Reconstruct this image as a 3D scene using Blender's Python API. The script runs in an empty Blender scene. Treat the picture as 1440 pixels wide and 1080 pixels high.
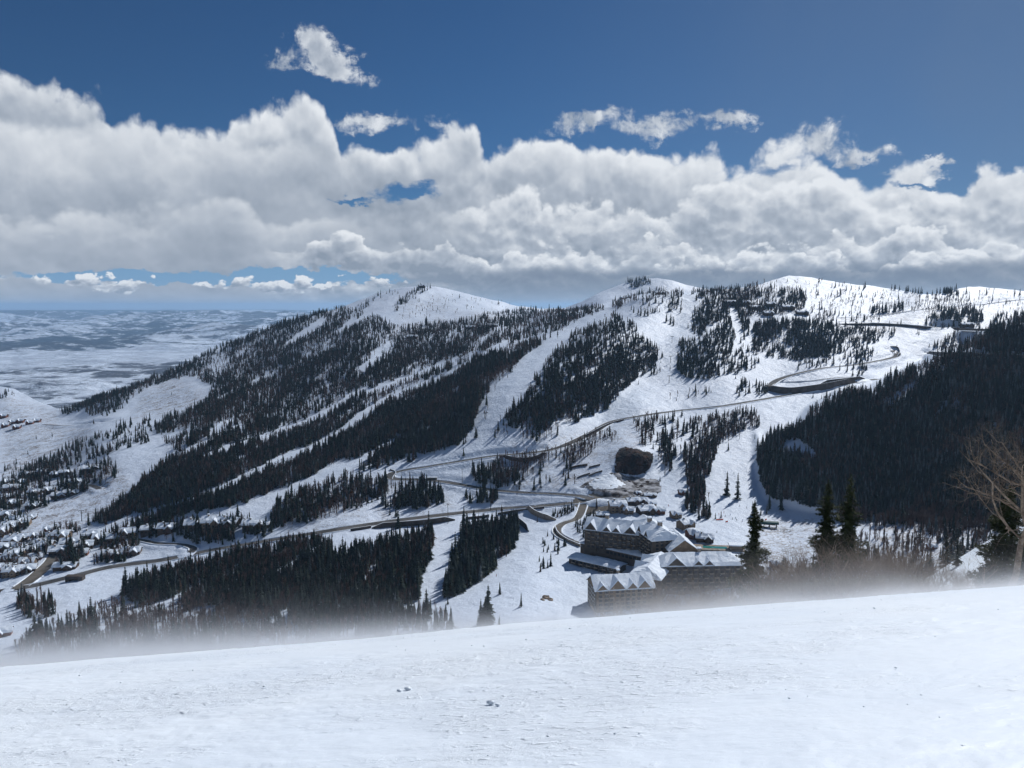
import bpy, math, random
import numpy as np
from math import radians, sin, cos, tan, pi, atan, atan2, asin, sqrt
from mathutils import Vector, Matrix

S = bpy.context.scene
COL = S.collection
random.seed(7)
RNG = np.random.default_rng(7)

# ------------------------------------------------------------------ camera
F = 1080.0                                   # focal length in photo pixels (1440 wide)
PITCH = atan(0.1019)
cam_d = bpy.data.cameras.new('camera')
cam = bpy.data.objects.new('camera', cam_d)
COL.objects.link(cam)
cam_d.sensor_width = 36.0
cam_d.lens = 27.0
cam_d.clip_start = 0.1
cam_d.clip_end = 200000.0
cam.location = (0, 0, 0)
cam.rotation_euler = (pi / 2 - PITCH, 0, 0)
S.camera = cam

S.view_settings.view_transform = 'Standard'
S.view_settings.look = 'None'
S.view_settings.gamma = 1.0
S.view_settings.exposure = -0.20
S.cycles.use_denoising = True
S.cycles.max_bounces = 6
S.cycles.diffuse_bounces = 3
S.cycles.volume_bounces = 1
S.cycles.transparent_max_bounces = 6
S.cycles.use_adaptive_sampling = True
S.cycles.adaptive_threshold = 0.035
S.cycles.volume_max_steps = 128

SUN_AZ = radians(38)      # to the right of straight ahead (+Y)
SUN_EL = radians(40)
SUN_STR = 4.4
SKY_STR = 0.060

def ray(u, v):
    """world direction of a photo pixel, scaled so that y = 1"""
    X = (np.asarray(u, float) - 720.0) / F
    V = (540.0 - np.asarray(v, float)) / F
    y = cos(PITCH) + V * sin(PITCH)
    z = -sin(PITCH) + V * cos(PITCH)
    return X / y, z / y

# ------------------------------------------------------------------ node helper
class NT:
    def __init__(s, tree):
        s.t = tree; s.n = tree.nodes; s.l = tree.links
    def new(s, typ, ins=None, **props):
        nd = s.n.new(typ)
        for k, val in props.items(): setattr(nd, k, val)
        for k, val in (ins or {}).items():
            sock = nd.inputs[k]
            if hasattr(val, 'is_output') or isinstance(val, bpy.types.NodeSocket): s.l.new(val, sock)
            else: sock.default_value = val
        return nd
    def m(s, op, a, b=None, c=None, clamp=False):
        nd = s.n.new('ShaderNodeMath'); nd.operation = op; nd.use_clamp = clamp
        for i, x in enumerate((a, b, c)):
            if x is None: continue
            if isinstance(x, bpy.types.NodeSocket): s.l.new(x, nd.inputs[i])
            else: nd.inputs[i].default_value = x
        return nd.outputs[0]
    def sstep(s, x, lo, hi, to0=0.0, to1=1.0):
        nd = s.n.new('ShaderNodeMapRange'); nd.interpolation_type = 'SMOOTHSTEP'; nd.clamp = True
        s.l.new(x, nd.inputs[0])
        for i, val in zip((1, 2, 3, 4), (lo, hi, to0, to1)): nd.inputs[i].default_value = val
        return nd.outputs[0]
    def mix(s, f, a, b):
        nd = s.n.new('ShaderNodeMix'); nd.data_type = 'RGBA'
        for sock, x in ((nd.inputs[0], f), (nd.inputs[6], a), (nd.inputs[7], b)):
            if isinstance(x, bpy.types.NodeSocket): s.l.new(x, sock)
            else: sock.default_value = (*x, 1.0) if isinstance(x, (tuple, list)) and len(x) == 3 else x
        return nd.outputs[2]
    def noise(s, vec, scale, detail=4, rough=0.5, dist=0.0, typ='FBM', lac=2.0):
        nd = s.new('ShaderNodeTexNoise', {'Vector': vec, 'Scale': scale, 'Detail': detail, 'Roughness': rough,
                                          'Distortion': dist, 'Lacunarity': lac}, noise_type=typ)
        return nd.outputs[0]

# ------------------------------------------------------------------ sun
sd = bpy.data.lights.new('sun', 'SUN'); sd.energy = SUN_STR; sd.angle = radians(0.5); sd.color = (1.0, 0.99, 0.975)
so = bpy.data.objects.new('sun', sd); COL.objects.link(so)
sdir = Vector((sin(SUN_AZ) * cos(SUN_EL), cos(SUN_AZ) * cos(SUN_EL), sin(SUN_EL)))
so.rotation_euler = sdir.to_track_quat('Z', 'Y').to_euler()

# ------------------------------------------------------------------ world: Nishita sky with procedural cloud layers
def build_world():
    w = bpy.data.worlds.new("World"); S.world = w; w.use_nodes = True
    T = NT(w.node_tree); T.n.clear()
    out = T.new('ShaderNodeOutputWorld')
    sky = T.new('ShaderNodeTexSky', sky_type='NISHITA', sun_disc=False, sun_elevation=SUN_EL, sun_rotation=SUN_AZ,
                altitude=2800.0, air_density=1.0, dust_density=0.3, ozone_density=2.2)
    tc = T.new('ShaderNodeTexCoord')
    d = T.new('ShaderNodeVectorMath', {0: tc.outputs['Generated']}, operation='NORMALIZE').outputs[0]
    sep = T.new('ShaderNodeSeparateXYZ', {0: d})
    az = T.m('ARCTAN2', sep.outputs[0], sep.outputs[1])
    el = T.m('ARCSINE', sep.outputs[2])
    def ae(u, v):
        x, z = ray(u, v)
        return float(np.arctan(x)), float(np.arctan(z / np.sqrt(1 + x * x)))
    # cloud-bank upper edge as elevation over azimuth
    top = [(0,84),(60,97),(125,98),(160,140),(190,152),(300,138),(340,126),(430,124),(468,150),(480,188),(540,196),
           (590,200),(625,180),(662,166),(690,190),(780,184),(850,172),(880,196),(960,188),(1010,198),(1085,212),(1130,192),
           (1175,214),(1200,240),(1260,244),(1300,250),(1340,264),(1440,262)]
    fc = T.n.new('ShaderNodeFloatCurve')
    A0, A1 = -1.3, 1.3
    fx = T.m('DIVIDE', T.m('SUBTRACT', az, A0), A1 - A0, clamp=True)
    T.l.new(fx, fc.inputs['Value'])
    cu = fc.mapping.curves[0]
    pts = [(0.0, 0.62)]
    for u, v in top:
        a, e = ae(u, v); pts.append(((a - A0) / (A1 - A0), e / 0.5))
    pts.append((1.0, 0.30))
    cu.points[0].location = pts[0]; cu.points[1].location = pts[-1]
    for p in pts[1:-1]: cu.points.new(*p)
    for p in cu.points: p.handle_type = 'AUTO_CLAMPED'
    fc.mapping.update()
    topel = T.m('MULTIPLY', fc.outputs[0], 0.5)
    # noise coordinates: features shrink toward the horizon
    eh = T.m('ADD', T.m('MAXIMUM', el, -0.02), 0.16)
    q = T.new('ShaderNodeCombineXYZ', {0: T.m('MULTIPLY', az, 1.45), 1: T.m('MULTIPLY', T.m('LOGARITHM', eh, 2.718), 0.42), 2: 0.0}).outputs[0]
    wn = T.new('ShaderNodeTexNoise', {'Vector': q, 'Scale': 7.0, 'Detail': 4.0, 'Roughness': 0.55})
    wv = T.new('ShaderNodeVectorMath', {0: T.new('ShaderNodeVectorMath', {0: wn.outputs['Color'], 1: (0.5, 0.5, 0.5)}, operation='SUBTRACT').outputs[0], 'Scale': 0.035}, operation='SCALE').outputs[0]
    q2 = T.new('ShaderNodeVectorMath', {0: q, 1: wv}, operation='ADD').outputs[0]
    def billow(vec, sc=8.0, det=3.0):
        v1 = T.new('ShaderNodeTexVoronoi', {'Vector': vec, 'Scale': sc, 'Detail': det, 'Roughness': 0.5, 'Lacunarity': 2.2},
                   feature='F1', normalize=False).outputs['Distance']
        return T.m('SUBTRACT', 1.0, v1)
    def shift(vec, dx, dy):
        return T.new('ShaderNodeVectorMath', {0: vec, 1: (dx, dy, 0.0)}, operation='ADD').outputs[0]
    b0 = billow(q2, 6.5, 4.0); b1 = billow(shift(q2, 0.012, 0.026), 6.5, 4.0)
    f0 = T.noise(q2, 8.0, 9, 0.58); f1 = T.noise(shift(q2, 0.010, 0.022), 8.0, 9, 0.58)
    fe = T.noise(q2, 38.0, 5, 0.62, 0.4)
    soft = T.noise(q, 3.2, 5, 0.5, 0.2)
    dtop = T.m('SUBTRACT', topel, el)
    wb = T.new('ShaderNodeTexNoise', {'Vector': T.new('ShaderNodeCombineXYZ', {0: az, 1: T.m('MULTIPLY', el, 1.6), 2: 7.0}).outputs[0], 'Scale': 16.0, 'Detail': 7.0, 'Roughness': 0.64})
    wsep = T.new('ShaderNodeSeparateColor', {0: wb.outputs['Color']})
    azw = T.m('ADD', az, T.m('MULTIPLY', T.m('SUBTRACT', wsep.outputs[0], 0.5), 0.13))
    elw = T.m('ADD', el, T.m('MULTIPLY', T.m('SUBTRACT', wsep.outputs[1], 0.5), 0.065))
    def blob(u, v, ru, rv, amp=1.0, rot=0.0):
        a, e = ae(u, v); ra, re = ru / F, rv / F
        x = T.m('SUBTRACT', azw, a); y = T.m('SUBTRACT', elw, e)
        if rot:
            c_, s_ = cos(rot), sin(rot)
            x2 = T.m('ADD', T.m('MULTIPLY', x, c_), T.m('MULTIPLY', y, s_))
            y2 = T.m('SUBTRACT', T.m('MULTIPLY', y, c_), T.m('MULTIPLY', x, s_)); x, y = x2, y2
        r2 = T.m('ADD', T.m('POWER', T.m('DIVIDE', x, ra), 2.0), T.m('POWER', T.m('DIVIDE', y, re), 2.0))
        return T.m('MULTIPLY', T.m('EXPONENT', T.m('MULTIPLY', r2, -1.0)), amp)
    def ramp(x, dark=(0.30, 0.36, 0.45), mid=(0.47, 0.53, 0.62), light=(0.90, 0.94, 0.99), p=(0.0, 0.42, 1.0)):
        r = T.new('ShaderNodeValToRGB', {0: x}); cr = r.color_ramp
        cr.elements[0].position = p[0]; cr.elements[0].color = (*dark, 1); cr.elements[1].position = p[2]; cr.elements[1].color = (*light, 1)
        e = cr.elements.new(p[1]); e.color = (*mid, 1); return r.outputs[0]
    # openings in the bank where blue shows through
    hole = None
    for h in [(574,272,44,15,1.15),(500,281,26,4,0.9),(1075,240,60,10,0.6),(1290,256,40,5,0.8),(62,320,18,8,0.42),(62,330,50,5,0.35),(330,392,215,12,1.6),(170,394,110,8,1.0),(455,388,80,9,1.1)]:
        bb = blob(*h); hole = bb if hole is None else T.m('ADD', hole, bb)
    hole = T.m('ADD', hole, T.m('MULTIPLY', T.m('SUBTRACT', f0, 0.5), 0.9))
    holem = T.sstep(hole, 0.28, 0.85, 1.0, 0.0)
    def layer(c, Tel, sc, amp, rimw, edge, mask=None, seed=0.0, lk=1.0, base=0.0, glow=1.0, useh=True):
        """one rank of cumulus: billowed upper outline, bright sunlit rim, soft grey body below"""
        v = shift(q2, seed, seed * .7)
        b_ = billow(v, sc, 3.5); bs = billow(shift(v, 0.006, 0.014), sc, 3.5)
        fn = T.noise(v, sc * 1.3, 7, 0.60)
        dist = T.m('ADD', T.m('SUBTRACT', Tel, el), T.m('ADD', T.m('MULTIPLY', T.m('SUBTRACT', b_, 0.58), amp), T.m('MULTIPLY', T.m('SUBTRACT', fn, 0.5), amp * 1.5)))
        cv = T.sstep(dist, 0.0, edge)
        if mask is not None: cv = T.m('MULTIPLY', cv, mask)
        t = T.sstep(dist, 0.0, rimw)
        L = T.m('SUBTRACT', 0.98 * glow, T.m('MULTIPLY', T.m('POWER', t, 0.7), 0.56 * glow))
        L = T.m('ADD', L, T.m('MULTIPLY', T.m('SUBTRACT', b_, bs), 1.5 * lk))
        L = T.m('ADD', L, T.m('MULTIPLY', T.m('SUBTRACT', fn, 0.5), 0.40 * lk))
        L = T.m('ADD', L, T.m('ADD', base, T.m('MULTIPLY', T.m('SUBTRACT', soft, 0.5), 0.55)) if not isinstance(base, float) else T.m('ADD', T.m('MULTIPLY', T.m('SUBTRACT', soft, 0.5), 0.55), base))
        return T.mix(T.m('MULTIPLY', cv, holem) if useh else cv, c, ramp(L))
    def wav(v, amp, fr, z):
        e = ae(720, v)[1]
        return T.m('ADD', T.m('MULTIPLY', T.m('SUBTRACT', T.noise(T.new('ShaderNodeCombineXYZ', {0: az, 1: 0.0, 2: z}).outputs[0], fr, 3, 0.55), 0.5), amp), e)
    def azw_(u0, u1, s=0.05):
        return T.m('MULTIPLY', T.sstep(az, ae(u0, 400)[0] - s, ae(u0, 400)[0] + s), T.sstep(az, ae(u1, 400)[0] - s, ae(u1, 400)[0] + s, 1.0, 0.0))
    # detached small clouds
    cs = None
    for h in [(440,66,30,20,1.3),(478,90,34,20,1.3,-0.5),(390,92,18,11,0.9),(523,178,56,11,1.1,0.1),(930,178,56,13,1.1),(1020,173,28,9,1.0),(1150,206,50,24,1.0),(1205,222,24,9,0.9),(820,170,60,12,1.1,0.2),(1300,238,50,6,1.0),(640,172,34,14,0.9)]:
        bb = blob(*h); cs = bb if cs is None else T.m('ADD', cs, bb)
    csw = T.sstep(cs, 0.12, 0.4)
    cs = T.m('ADD', cs, T.m('ADD', T.m('MULTIPLY', T.m('SUBTRACT', fe, 0.5), 2.0), T.m('MULTIPLY', T.m('SUBTRACT', f0, 0.5), 1.2)))
    csm = T.m('MULTIPLY', T.m('MULTIPLY', T.sstep(cs, 0.28, 1.1), 0.92), csw)
    csc = ramp(T.m('ADD', T.m('ADD', 0.66, T.m('MULTIPLY', T.m('SUBTRACT', f0, f1), 3.0)), T.m('MULTIPLY', T.m('SUBTRACT', fe, 0.5), 0.6)))
    greys = None
    for g in [(150,330,320,60,-0.16),(430,250,150,36,-0.16),(470,368,260,22,-0.10),(60,165,70,16,-0.22),(880,392,480,14,-0.20),(780,340,120,30,-0.10),
              (1020,235,240,36,0.12),(90,235,140,30,0.12),(330,178,90,24,0.10)]:
        bb = blob(*g); greys = bb if greys is None else T.m('ADD', greys, bb)
    def clouds(c):
        c = T.mix(csm, c, csc)
        c = layer(c, wav(386, 0.030, 9.0, 6.0), 24.0, 0.016, 0.016, 0.003, azw_(-600, 760, .06), 6.3, 1.0, 0.02, 0.95, False)
        c = layer(c, wav(404, 0.018, 14.0, 7.0), 34.0, 0.012, 0.010, 0.003, azw_(-600, 700, .06), 7.7, 1.0, -0.04, 0.9, False)
        c = layer(c, T.m('ADD', topel, T.sstep(az, -0.62, -0.2, 0.030, 0.016)), 6.5, 0.050, 0.070, 0.014, None, 0.0, 0.7, greys)
        c = layer(c, wav(176, 0.05, 4.0, 1.0), 7.0, 0.050, 0.085, 0.022, azw_(-600, 440, .1), 1.3, 0.35, T.m('ADD', greys, 0.02), 0.88)
        c = layer(c, wav(246, 0.07, 5.0, 2.0), 8.0, 0.050, 0.055, 0.012, azw_(640, 2600), 2.1, 0.9, T.m('ADD', greys, 0.03))
        c = layer(c, wav(268, 0.05, 4.0, 5.0), 6.0, 0.055, 0.090, 0.020, azw_(-600, 500, 0.12), 5.1, 0.4, greys, 0.80)
        c = layer(c, wav(318, 0.07, 8.0, 3.0), 9.0, 0.045, 0.036, 0.007, azw_(400, 2600), 3.7, 1.0, T.m('ADD', greys, -0.04))
        c = layer(c, wav(348, 0.06, 10.0, 4.0), 11.0, 0.036, 0.026, 0.006, azw_(840, 2600, .1), 4.9, 1.0, T.m('ADD', greys, 0.0))
        return c
    skyc = T.new('ShaderNodeVectorMath', {0: sky.outputs[0], 'Scale': SKY_STR}, operation='SCALE').outputs[0]
    skyc = T.new('ShaderNodeVectorMath', {0: skyc, 1: (0.42, 0.70, 0.93)}, operation='MULTIPLY').outputs[0]
    # thin high veil to the upper right
    veil = T.m('MULTIPLY', T.sstep(az, -0.1, 0.7), T.m('ADD', 0.16, T.m('MULTIPLY', soft, 0.55)))
    veil = T.m('ADD', veil, T.sstep(el, 0.10, 0.0, 0.0, 0.1), clamp=True)
    skyc = T.mix(T.sstep(el, 0.14, 0.02, 0.0, 0.85), skyc, (0.24, 0.43, 0.68))
    c = T.mix(veil, skyc, (0.17, 0.245, 0.37))
    c = clouds(c)
    # flat slate-grey base of the bank above the right-hand skyline
    c = T.mix(T.m('MULTIPLY', T.sstep(T.m('ADD', el, T.m('MULTIPLY', T.m('SUBTRACT', f0, 0.5), 0.03)), ae(720,372)[1], ae(720,388)[1], 0.0, 0.8), azw_(640, 2600, 0.15)), c, (0.20, 0.255, 0.345))
    haz = T.sstep(el, 0.035, -0.01, 0.0, 0.75)
    c = T.mix(haz, c, (0.36, 0.44, 0.55))
    bg = T.new('ShaderNodeBackground', {'Color': c, 'Strength': 1.0})
    T.l.new(bg.outputs[0], out.inputs[0])
    w.cycles.sampling_method = 'NONE'
build_world()
# ------------------------------------------------------------------ object helpers
def tag(o, label=None, cat=None, group=None, kind=None):
    if label: o['label'] = label
    if cat: o['category'] = cat
    if group: o['group'] = group
    if kind: o['kind'] = kind
    return o

def mesh_np(name, V, faces, mats, smooth=False, mat_idx=None):
    """faces: list of (K x n) int arrays"""
    me = bpy.data.meshes.new(name)
    V = np.ascontiguousarray(V, dtype=np.float32)
    me.vertices.add(len(V)); me.vertices.foreach_set('co', V.ravel())
    loops = np.concatenate([f.ravel() for f in faces]).astype(np.int32)
    tot = np.concatenate([np.full(len(f), f.shape[1], np.int32) for f in faces])
    start = np.concatenate([[0], np.cumsum(tot)[:-1]]).astype(np.int32)
    me.loops.add(len(loops)); me.loops.foreach_set('vertex_index', loops)
    me.polygons.add(len(tot)); me.polygons.foreach_set('loop_start', start); me.polygons.foreach_set('loop_total', tot)
    if mat_idx is not None: me.polygons.foreach_set('material_index', np.asarray(mat_idx, np.int32))
    me.polygons.foreach_set('use_smooth', np.full(len(tot), smooth, bool))
    for m in (mats if isinstance(mats, (list, tuple)) else [mats]): me.materials.append(m)
    me.update(calc_edges=True)
    return me

def link(name, me, parent=None, loc=None):
    o = bpy.data.objects.new(name, me); COL.objects.link(o)
    if parent is not None: o.parent = parent
    if loc is not None: o.location = loc
    return o

def empty(name, loc, rz=0.0, scale=1.0):
    o = bpy.data.objects.new(name, None); COL.objects.link(o)
    o.location = loc; o.rotation_euler = (0, 0, rz); o.scale = (scale,) * 3
    o.empty_display_size = 1.0
    return o

def copy_tree(o, kids, parent=None):
    c = o.copy(); COL.objects.link(c)
    if parent is not None: c.parent = parent
    for k in kids.get(o.name, []): copy_tree(k, kids, c)
    return c

class MB:
    """collects shapes, builds one mesh object"""
    def __init__(s): s.v = []; s.f = []; s.m = []
    def add(s, vs, fs, mi=0):
        n = len(s.v); s.v += [tuple(p) for p in vs]; s.f += [tuple(i + n for i in f) for f in fs]; s.m += [mi] * len(fs)
        return s
    def box(s, x0, x1, y0, y1, z0, z1, mi=0):
        return s.add([(x0,y0,z0),(x1,y0,z0),(x1,y1,z0),(x0,y1,z0),(x0,y0,z1),(x1,y0,z1),(x1,y1,z1),(x0,y1,z1)],
                     [(3,2,1,0),(4,5,6,7),(0,1,5,4),(1,2,6,5),(2,3,7,6),(3,0,4,7)], mi)
    def prism(s, poly, axis, a, b, mi=0):
        """poly: 2-D outline, extruded between a and b along axis ('x': poly is y,z; 'y': poly is x,z; 'z': poly is x,y)"""
        def P(p, t): return {'x': (t, p[0], p[1]), 'y': (p[0], t, p[1]), 'z': (p[0], p[1], t)}[axis]
        n = len(poly)
        vs = [P(p, a) for p in poly] + [P(p, b) for p in poly]
        fs = [tuple(range(n - 1, -1, -1)), tuple(range(n, 2 * n))] + [(i, (i + 1) % n, n + (i + 1) % n, n + i) for i in range(n)]
        return s.add(vs, fs, mi)
    def tube(s, pts, rads, n=6, mi=0, cap=True):
        base = len(s.v); pts = [Vector(p) for p in pts]
        for i, p in enumerate(pts):
            d = (pts[min(i + 1, len(pts) - 1)] - pts[max(i - 1, 0)]).normalized()
            a = d.orthogonal().normalized(); b = d.cross(a)
            for k in range(n):
                t = 2 * pi * k / n
                s.v.append(tuple(p + (a * cos(t) + b * sin(t)) * rads[i]))
        for i in range(len(pts) - 1):
            for k in range(n):
                s.f.append((base + i*n + k, base + i*n + (k+1) % n, base + (i+1)*n + (k+1) % n, base + (i+1)*n + k)); s.m.append(mi)
        if cap:
            s.f.append(tuple(base + k for k in range(n))[::-1]); s.m.append(mi)
            s.f.append(tuple(base + (len(pts)-1)*n + k for k in range(n))); s.m.append(mi)
        return s
    def mesh(s, name, mats, smooth=False):
        me = bpy.data.meshes.new(name); me.from_pydata(s.v, [], s.f)
        for m in (mats if isinstance(mats, (list, tuple)) else [mats]): me.materials.append(m)
        me.polygons.foreach_set('material_index', s.m)
        me.polygons.foreach_set('use_smooth', [smooth] * len(s.f))
        me.update(); return me
    def build(s, name, mats, parent=None, smooth=False, loc=None):
        return link(name, s.mesh(name, mats, smooth), parent, loc)

# ------------------------------------------------------------------ numpy noise
def _hash(ix, iy, seed):
    h = (ix.astype(np.int64) * 374761393 + iy.astype(np.int64) * 668265263 + seed * 974711) & 0xFFFFFFFF
    h = ((h ^ (h >> 13)) * 1274126177) & 0xFFFFFFFF
    h = h ^ (h >> 16)
    return (h & 0xFFFFFF) / float(0xFFFFFF)
def vnoise(x, y, seed=0):
    x = np.asarray(x, float); y = np.asarray(y, float)
    ix = np.floor(x); iy = np.floor(y); fx = x - ix; fy = y - iy
    ux = fx*fx*fx*(fx*(fx*6-15)+10); uy = fy*fy*fy*(fy*(fy*6-15)+10)
    a = _hash(ix, iy, seed); b = _hash(ix+1, iy, seed); c = _hash(ix, iy+1, seed); d = _hash(ix+1, iy+1, seed)
    return (a*(1-ux)+b*ux)*(1-uy) + (c*(1-ux)+d*ux)*uy
def fbm(x, y, octs=5, gain=0.5, lac=2.03, seed=0):
    s = 0; a = 1; t = 0
    for o in range(octs):
        s = s + a * vnoise(np.asarray(x) * lac**o + 17.3*o, np.asarray(y) * lac**o - 9.1*o, seed + o); t += a; a *= gain
    return s / t - 0.5

# ------------------------------------------------------------------ materials
def mat(name, base=(0.8,0.8,0.8), rough=0.7, spec=0.3, metal=0.0):
    m = bpy.data.materials.new(name); m.use_nodes = True
    T = NT(m.node_tree); p = T.n['Principled BSDF']
    p.inputs['Base Color'].default_value = (*base, 1); p.inputs['Roughness'].default_value = rough
    p.inputs['Specular IOR Level'].default_value = spec; p.inputs['Metallic'].default_value = metal
    return m, T, p
def noisy(name, c0, c1, scale, rough=0.8, detail=5, bump=0.0, bscale=None, spec=0.2, lo=0.35, hi=0.65, metal=0.0, bdist=0.1):
    m, T, p = mat(name, c0, rough, spec, metal)
    tc = T.new('ShaderNodeTexCoord').outputs['Object']
    n = T.noise(tc, scale, detail, 0.6)
    T.l.new(T.mix(T.sstep(n, lo, hi), c0, c1), p.inputs['Base Color'])
    if bump:
        b = T.new('ShaderNodeBump', {'Height': T.noise(tc, bscale or scale * 3, 5, 0.6), 'Strength': bump, 'Distance': bdist})
        T.l.new(b.outputs[0], p.inputs['Normal'])
    return m
M = {}
M['conifer'] = noisy('conifer_needles', (0.010, 0.016, 0.014), (0.036, 0.050, 0.036), 0.12, 0.85, 5, spec=0.1)
M['conifer_frost'] = noisy('frosted_needles', (0.07, 0.085, 0.085), (0.16, 0.18, 0.19), 0.2, 0.85, 4, spec=0.1)
M['conifer_near'] = noisy('near_conifer_needles', (0.022, 0.032, 0.014), (0.055, 0.070, 0.028), 1.2, 0.75, 4, spec=0.15)
M['conifer_brown'] = noisy('browned_needles', (0.045, 0.032, 0.026), (0.075, 0.052, 0.042), 0.4, 0.9, spec=0.1)
M['bark'] = noisy('bark', (0.045, 0.035, 0.028), (0.10, 0.08, 0.065), 2.0, 0.9, bump=0.4)
M['aspen'] = noisy('bare_aspen_bark', (0.085, 0.052, 0.042), (0.17, 0.115, 0.095), 0.06, 0.9, 3)
M['aspen_near'] = noisy('grey_brown_bark', (0.13, 0.095, 0.07), (0.30, 0.235, 0.18), 3.0, 0.9, 5, bump=0.4)
M['twig'] = noisy('shrub_twigs', (0.16, 0.115, 0.085), (0.32, 0.25, 0.19), 1.0, 0.9, 3)
M['roof_snow'] = noisy('roof_snow', (0.66, 0.73, 0.82), (0.78, 0.84, 0.91), 0.15, 0.6, 4, bump=0.5, bscale=0.35, bdist=1.0)
M['asphalt'] = noisy('asphalt', (0.050, 0.049, 0.050), (0.105, 0.100, 0.096), 0.05, 0.85, 6)
M['asphalt_tan'] = noisy('dirty_sanded_asphalt', (0.09, 0.080, 0.068), (0.16, 0.145, 0.125), 0.06, 0.85, 6)
M['slush'] = noisy('ploughed_snow', (0.42, 0.42, 0.43), (0.70, 0.72, 0.75), 0.3, 0.7, 6, bump=0.6, bscale=0.6, bdist=0.6)
M['conc'] = noisy('retaining_concrete', (0.055, 0.045, 0.040), (0.105, 0.085, 0.075), 0.12, 0.85, 5, bump=0.5)
M['conc_tan'] = noisy('tan_stone', (0.20, 0.16, 0.125), (0.32, 0.27, 0.22), 0.3, 0.85, 5, bump=0.5)
M['wall_brown'] = noisy('brown_timber_wall', (0.055, 0.036, 0.026), (0.105, 0.070, 0.050), 0.2, 0.8, 5)
M['wall_tan'] = noisy('tan_stone_wall', (0.16, 0.115, 0.080), (0.24, 0.18, 0.125), 0.25, 0.85, 6)
M['wall_red'] = noisy('red_brown_wall', (0.12, 0.045, 0.030), (0.17, 0.075, 0.050), 0.25, 0.85, 5)
M['hotel_wall'] = noisy('hotel_stone_wall', (0.060, 0.047, 0.037), (0.105, 0.082, 0.063), 0.25, 0.85, 6)
M['hotel_gable'] = noisy('hotel_timber_gable', (0.15, 0.105, 0.065), (0.22, 0.155, 0.10), 0.3, 0.8, 5)
M['trim'] = noisy('dark_trim', (0.035, 0.026, 0.020), (0.06, 0.045, 0.035), 0.6, 0.7)
M['glass'], _, _ = mat('window_glass', (0.012, 0.015, 0.02), 0.12, 0.5)
M['rail'] = noisy('balcony_rail', (0.20, 0.16, 0.12), (0.28, 0.23, 0.18), 0.8, 0.8)
M['metal'] = noisy('grey_steel', (0.12, 0.12, 0.125), (0.22, 0.22, 0.22), 1.0, 0.5, metal=0.6)
M['pole'] = noisy('wooden_pole', (0.05, 0.04, 0.035), (0.09, 0.075, 0.06), 1.0, 0.8)
M['greenroof'], _, _ = mat('green_canopy', (0.02, 0.075, 0.07), 0.5, 0.4)
M['orange'], _, _ = mat('orange_mesh_fence', (0.75, 0.14, 0.07), 0.6, 0.3)
M['rock'] = noisy('dark_rock', (0.004, 0.003, 0.003), (0.070, 0.034, 0.026), 0.09, 0.9, 8, bump=1.0, bscale=0.35, bdist=2.0, lo=0.4, hi=0.72)
M['dirt'] = noisy('muddy_ground', (0.022, 0.017, 0.016), (0.42, 0.43, 0.46), 0.10, 0.9, 8, bump=0.8, bscale=0.6, bdist=0.8)
M['boulder'] = noisy('tan_boulder', (0.16, 0.12, 0.09), (0.32, 0.25, 0.19), 0.5, 0.9, 6, bump=0.8)
M['water_pool'], _, _ = mat('pool_water', (0.02, 0.20, 0.17), 0.1, 0.5)

def snow_mat():
    m, T, p = mat('snow', (0.80, 0.83, 0.86), 0.55, 0.25)
    g = T.new('ShaderNodeNewGeometry').outputs['Position']
    big = T.noise(g, 0.004, 6, 0.6)
    med = T.noise(g, 0.05, 7, 0.65)
    # thin scrub and old grass poking through the snow
    at = T.new('ShaderNodeAttribute', attribute_name='scrub').outputs['Fac']
    fine = T.noise(g, 0.30, 5, 0.7)
    sc = T.m('MULTIPLY', T.sstep(T.m('ADD', T.m('MULTIPLY', fine, 0.55), T.m('MULTIPLY', med, 0.45)), 0.47, 0.60), at, clamp=True)
    c = T.mix(T.sstep(med, 0.3, 0.7), (0.56, 0.64, 0.76), (0.67, 0.75, 0.86))
    c = T.mix(T.sstep(big, 0.35, 0.65), c, (0.64, 0.71, 0.82))
    c = T.mix(sc, c, (0.15, 0.115, 0.095))
    T.l.new(c, p.inputs['Base Color'])
    b = T.new('ShaderNodeBump', {'Height': T.noise(g, 0.07, 8, 0.62), 'Strength': 0.45, 'Distance': 7.0})
    b2 = T.new('ShaderNodeBump', {'Height': T.noise(g, 0.45, 4, 0.6), 'Strength': 0.5, 'Distance': 0.8, 'Normal': b.outputs[0]})
    T.l.new(b2.outputs[0], p.inputs['Normal'])
    return m
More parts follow.
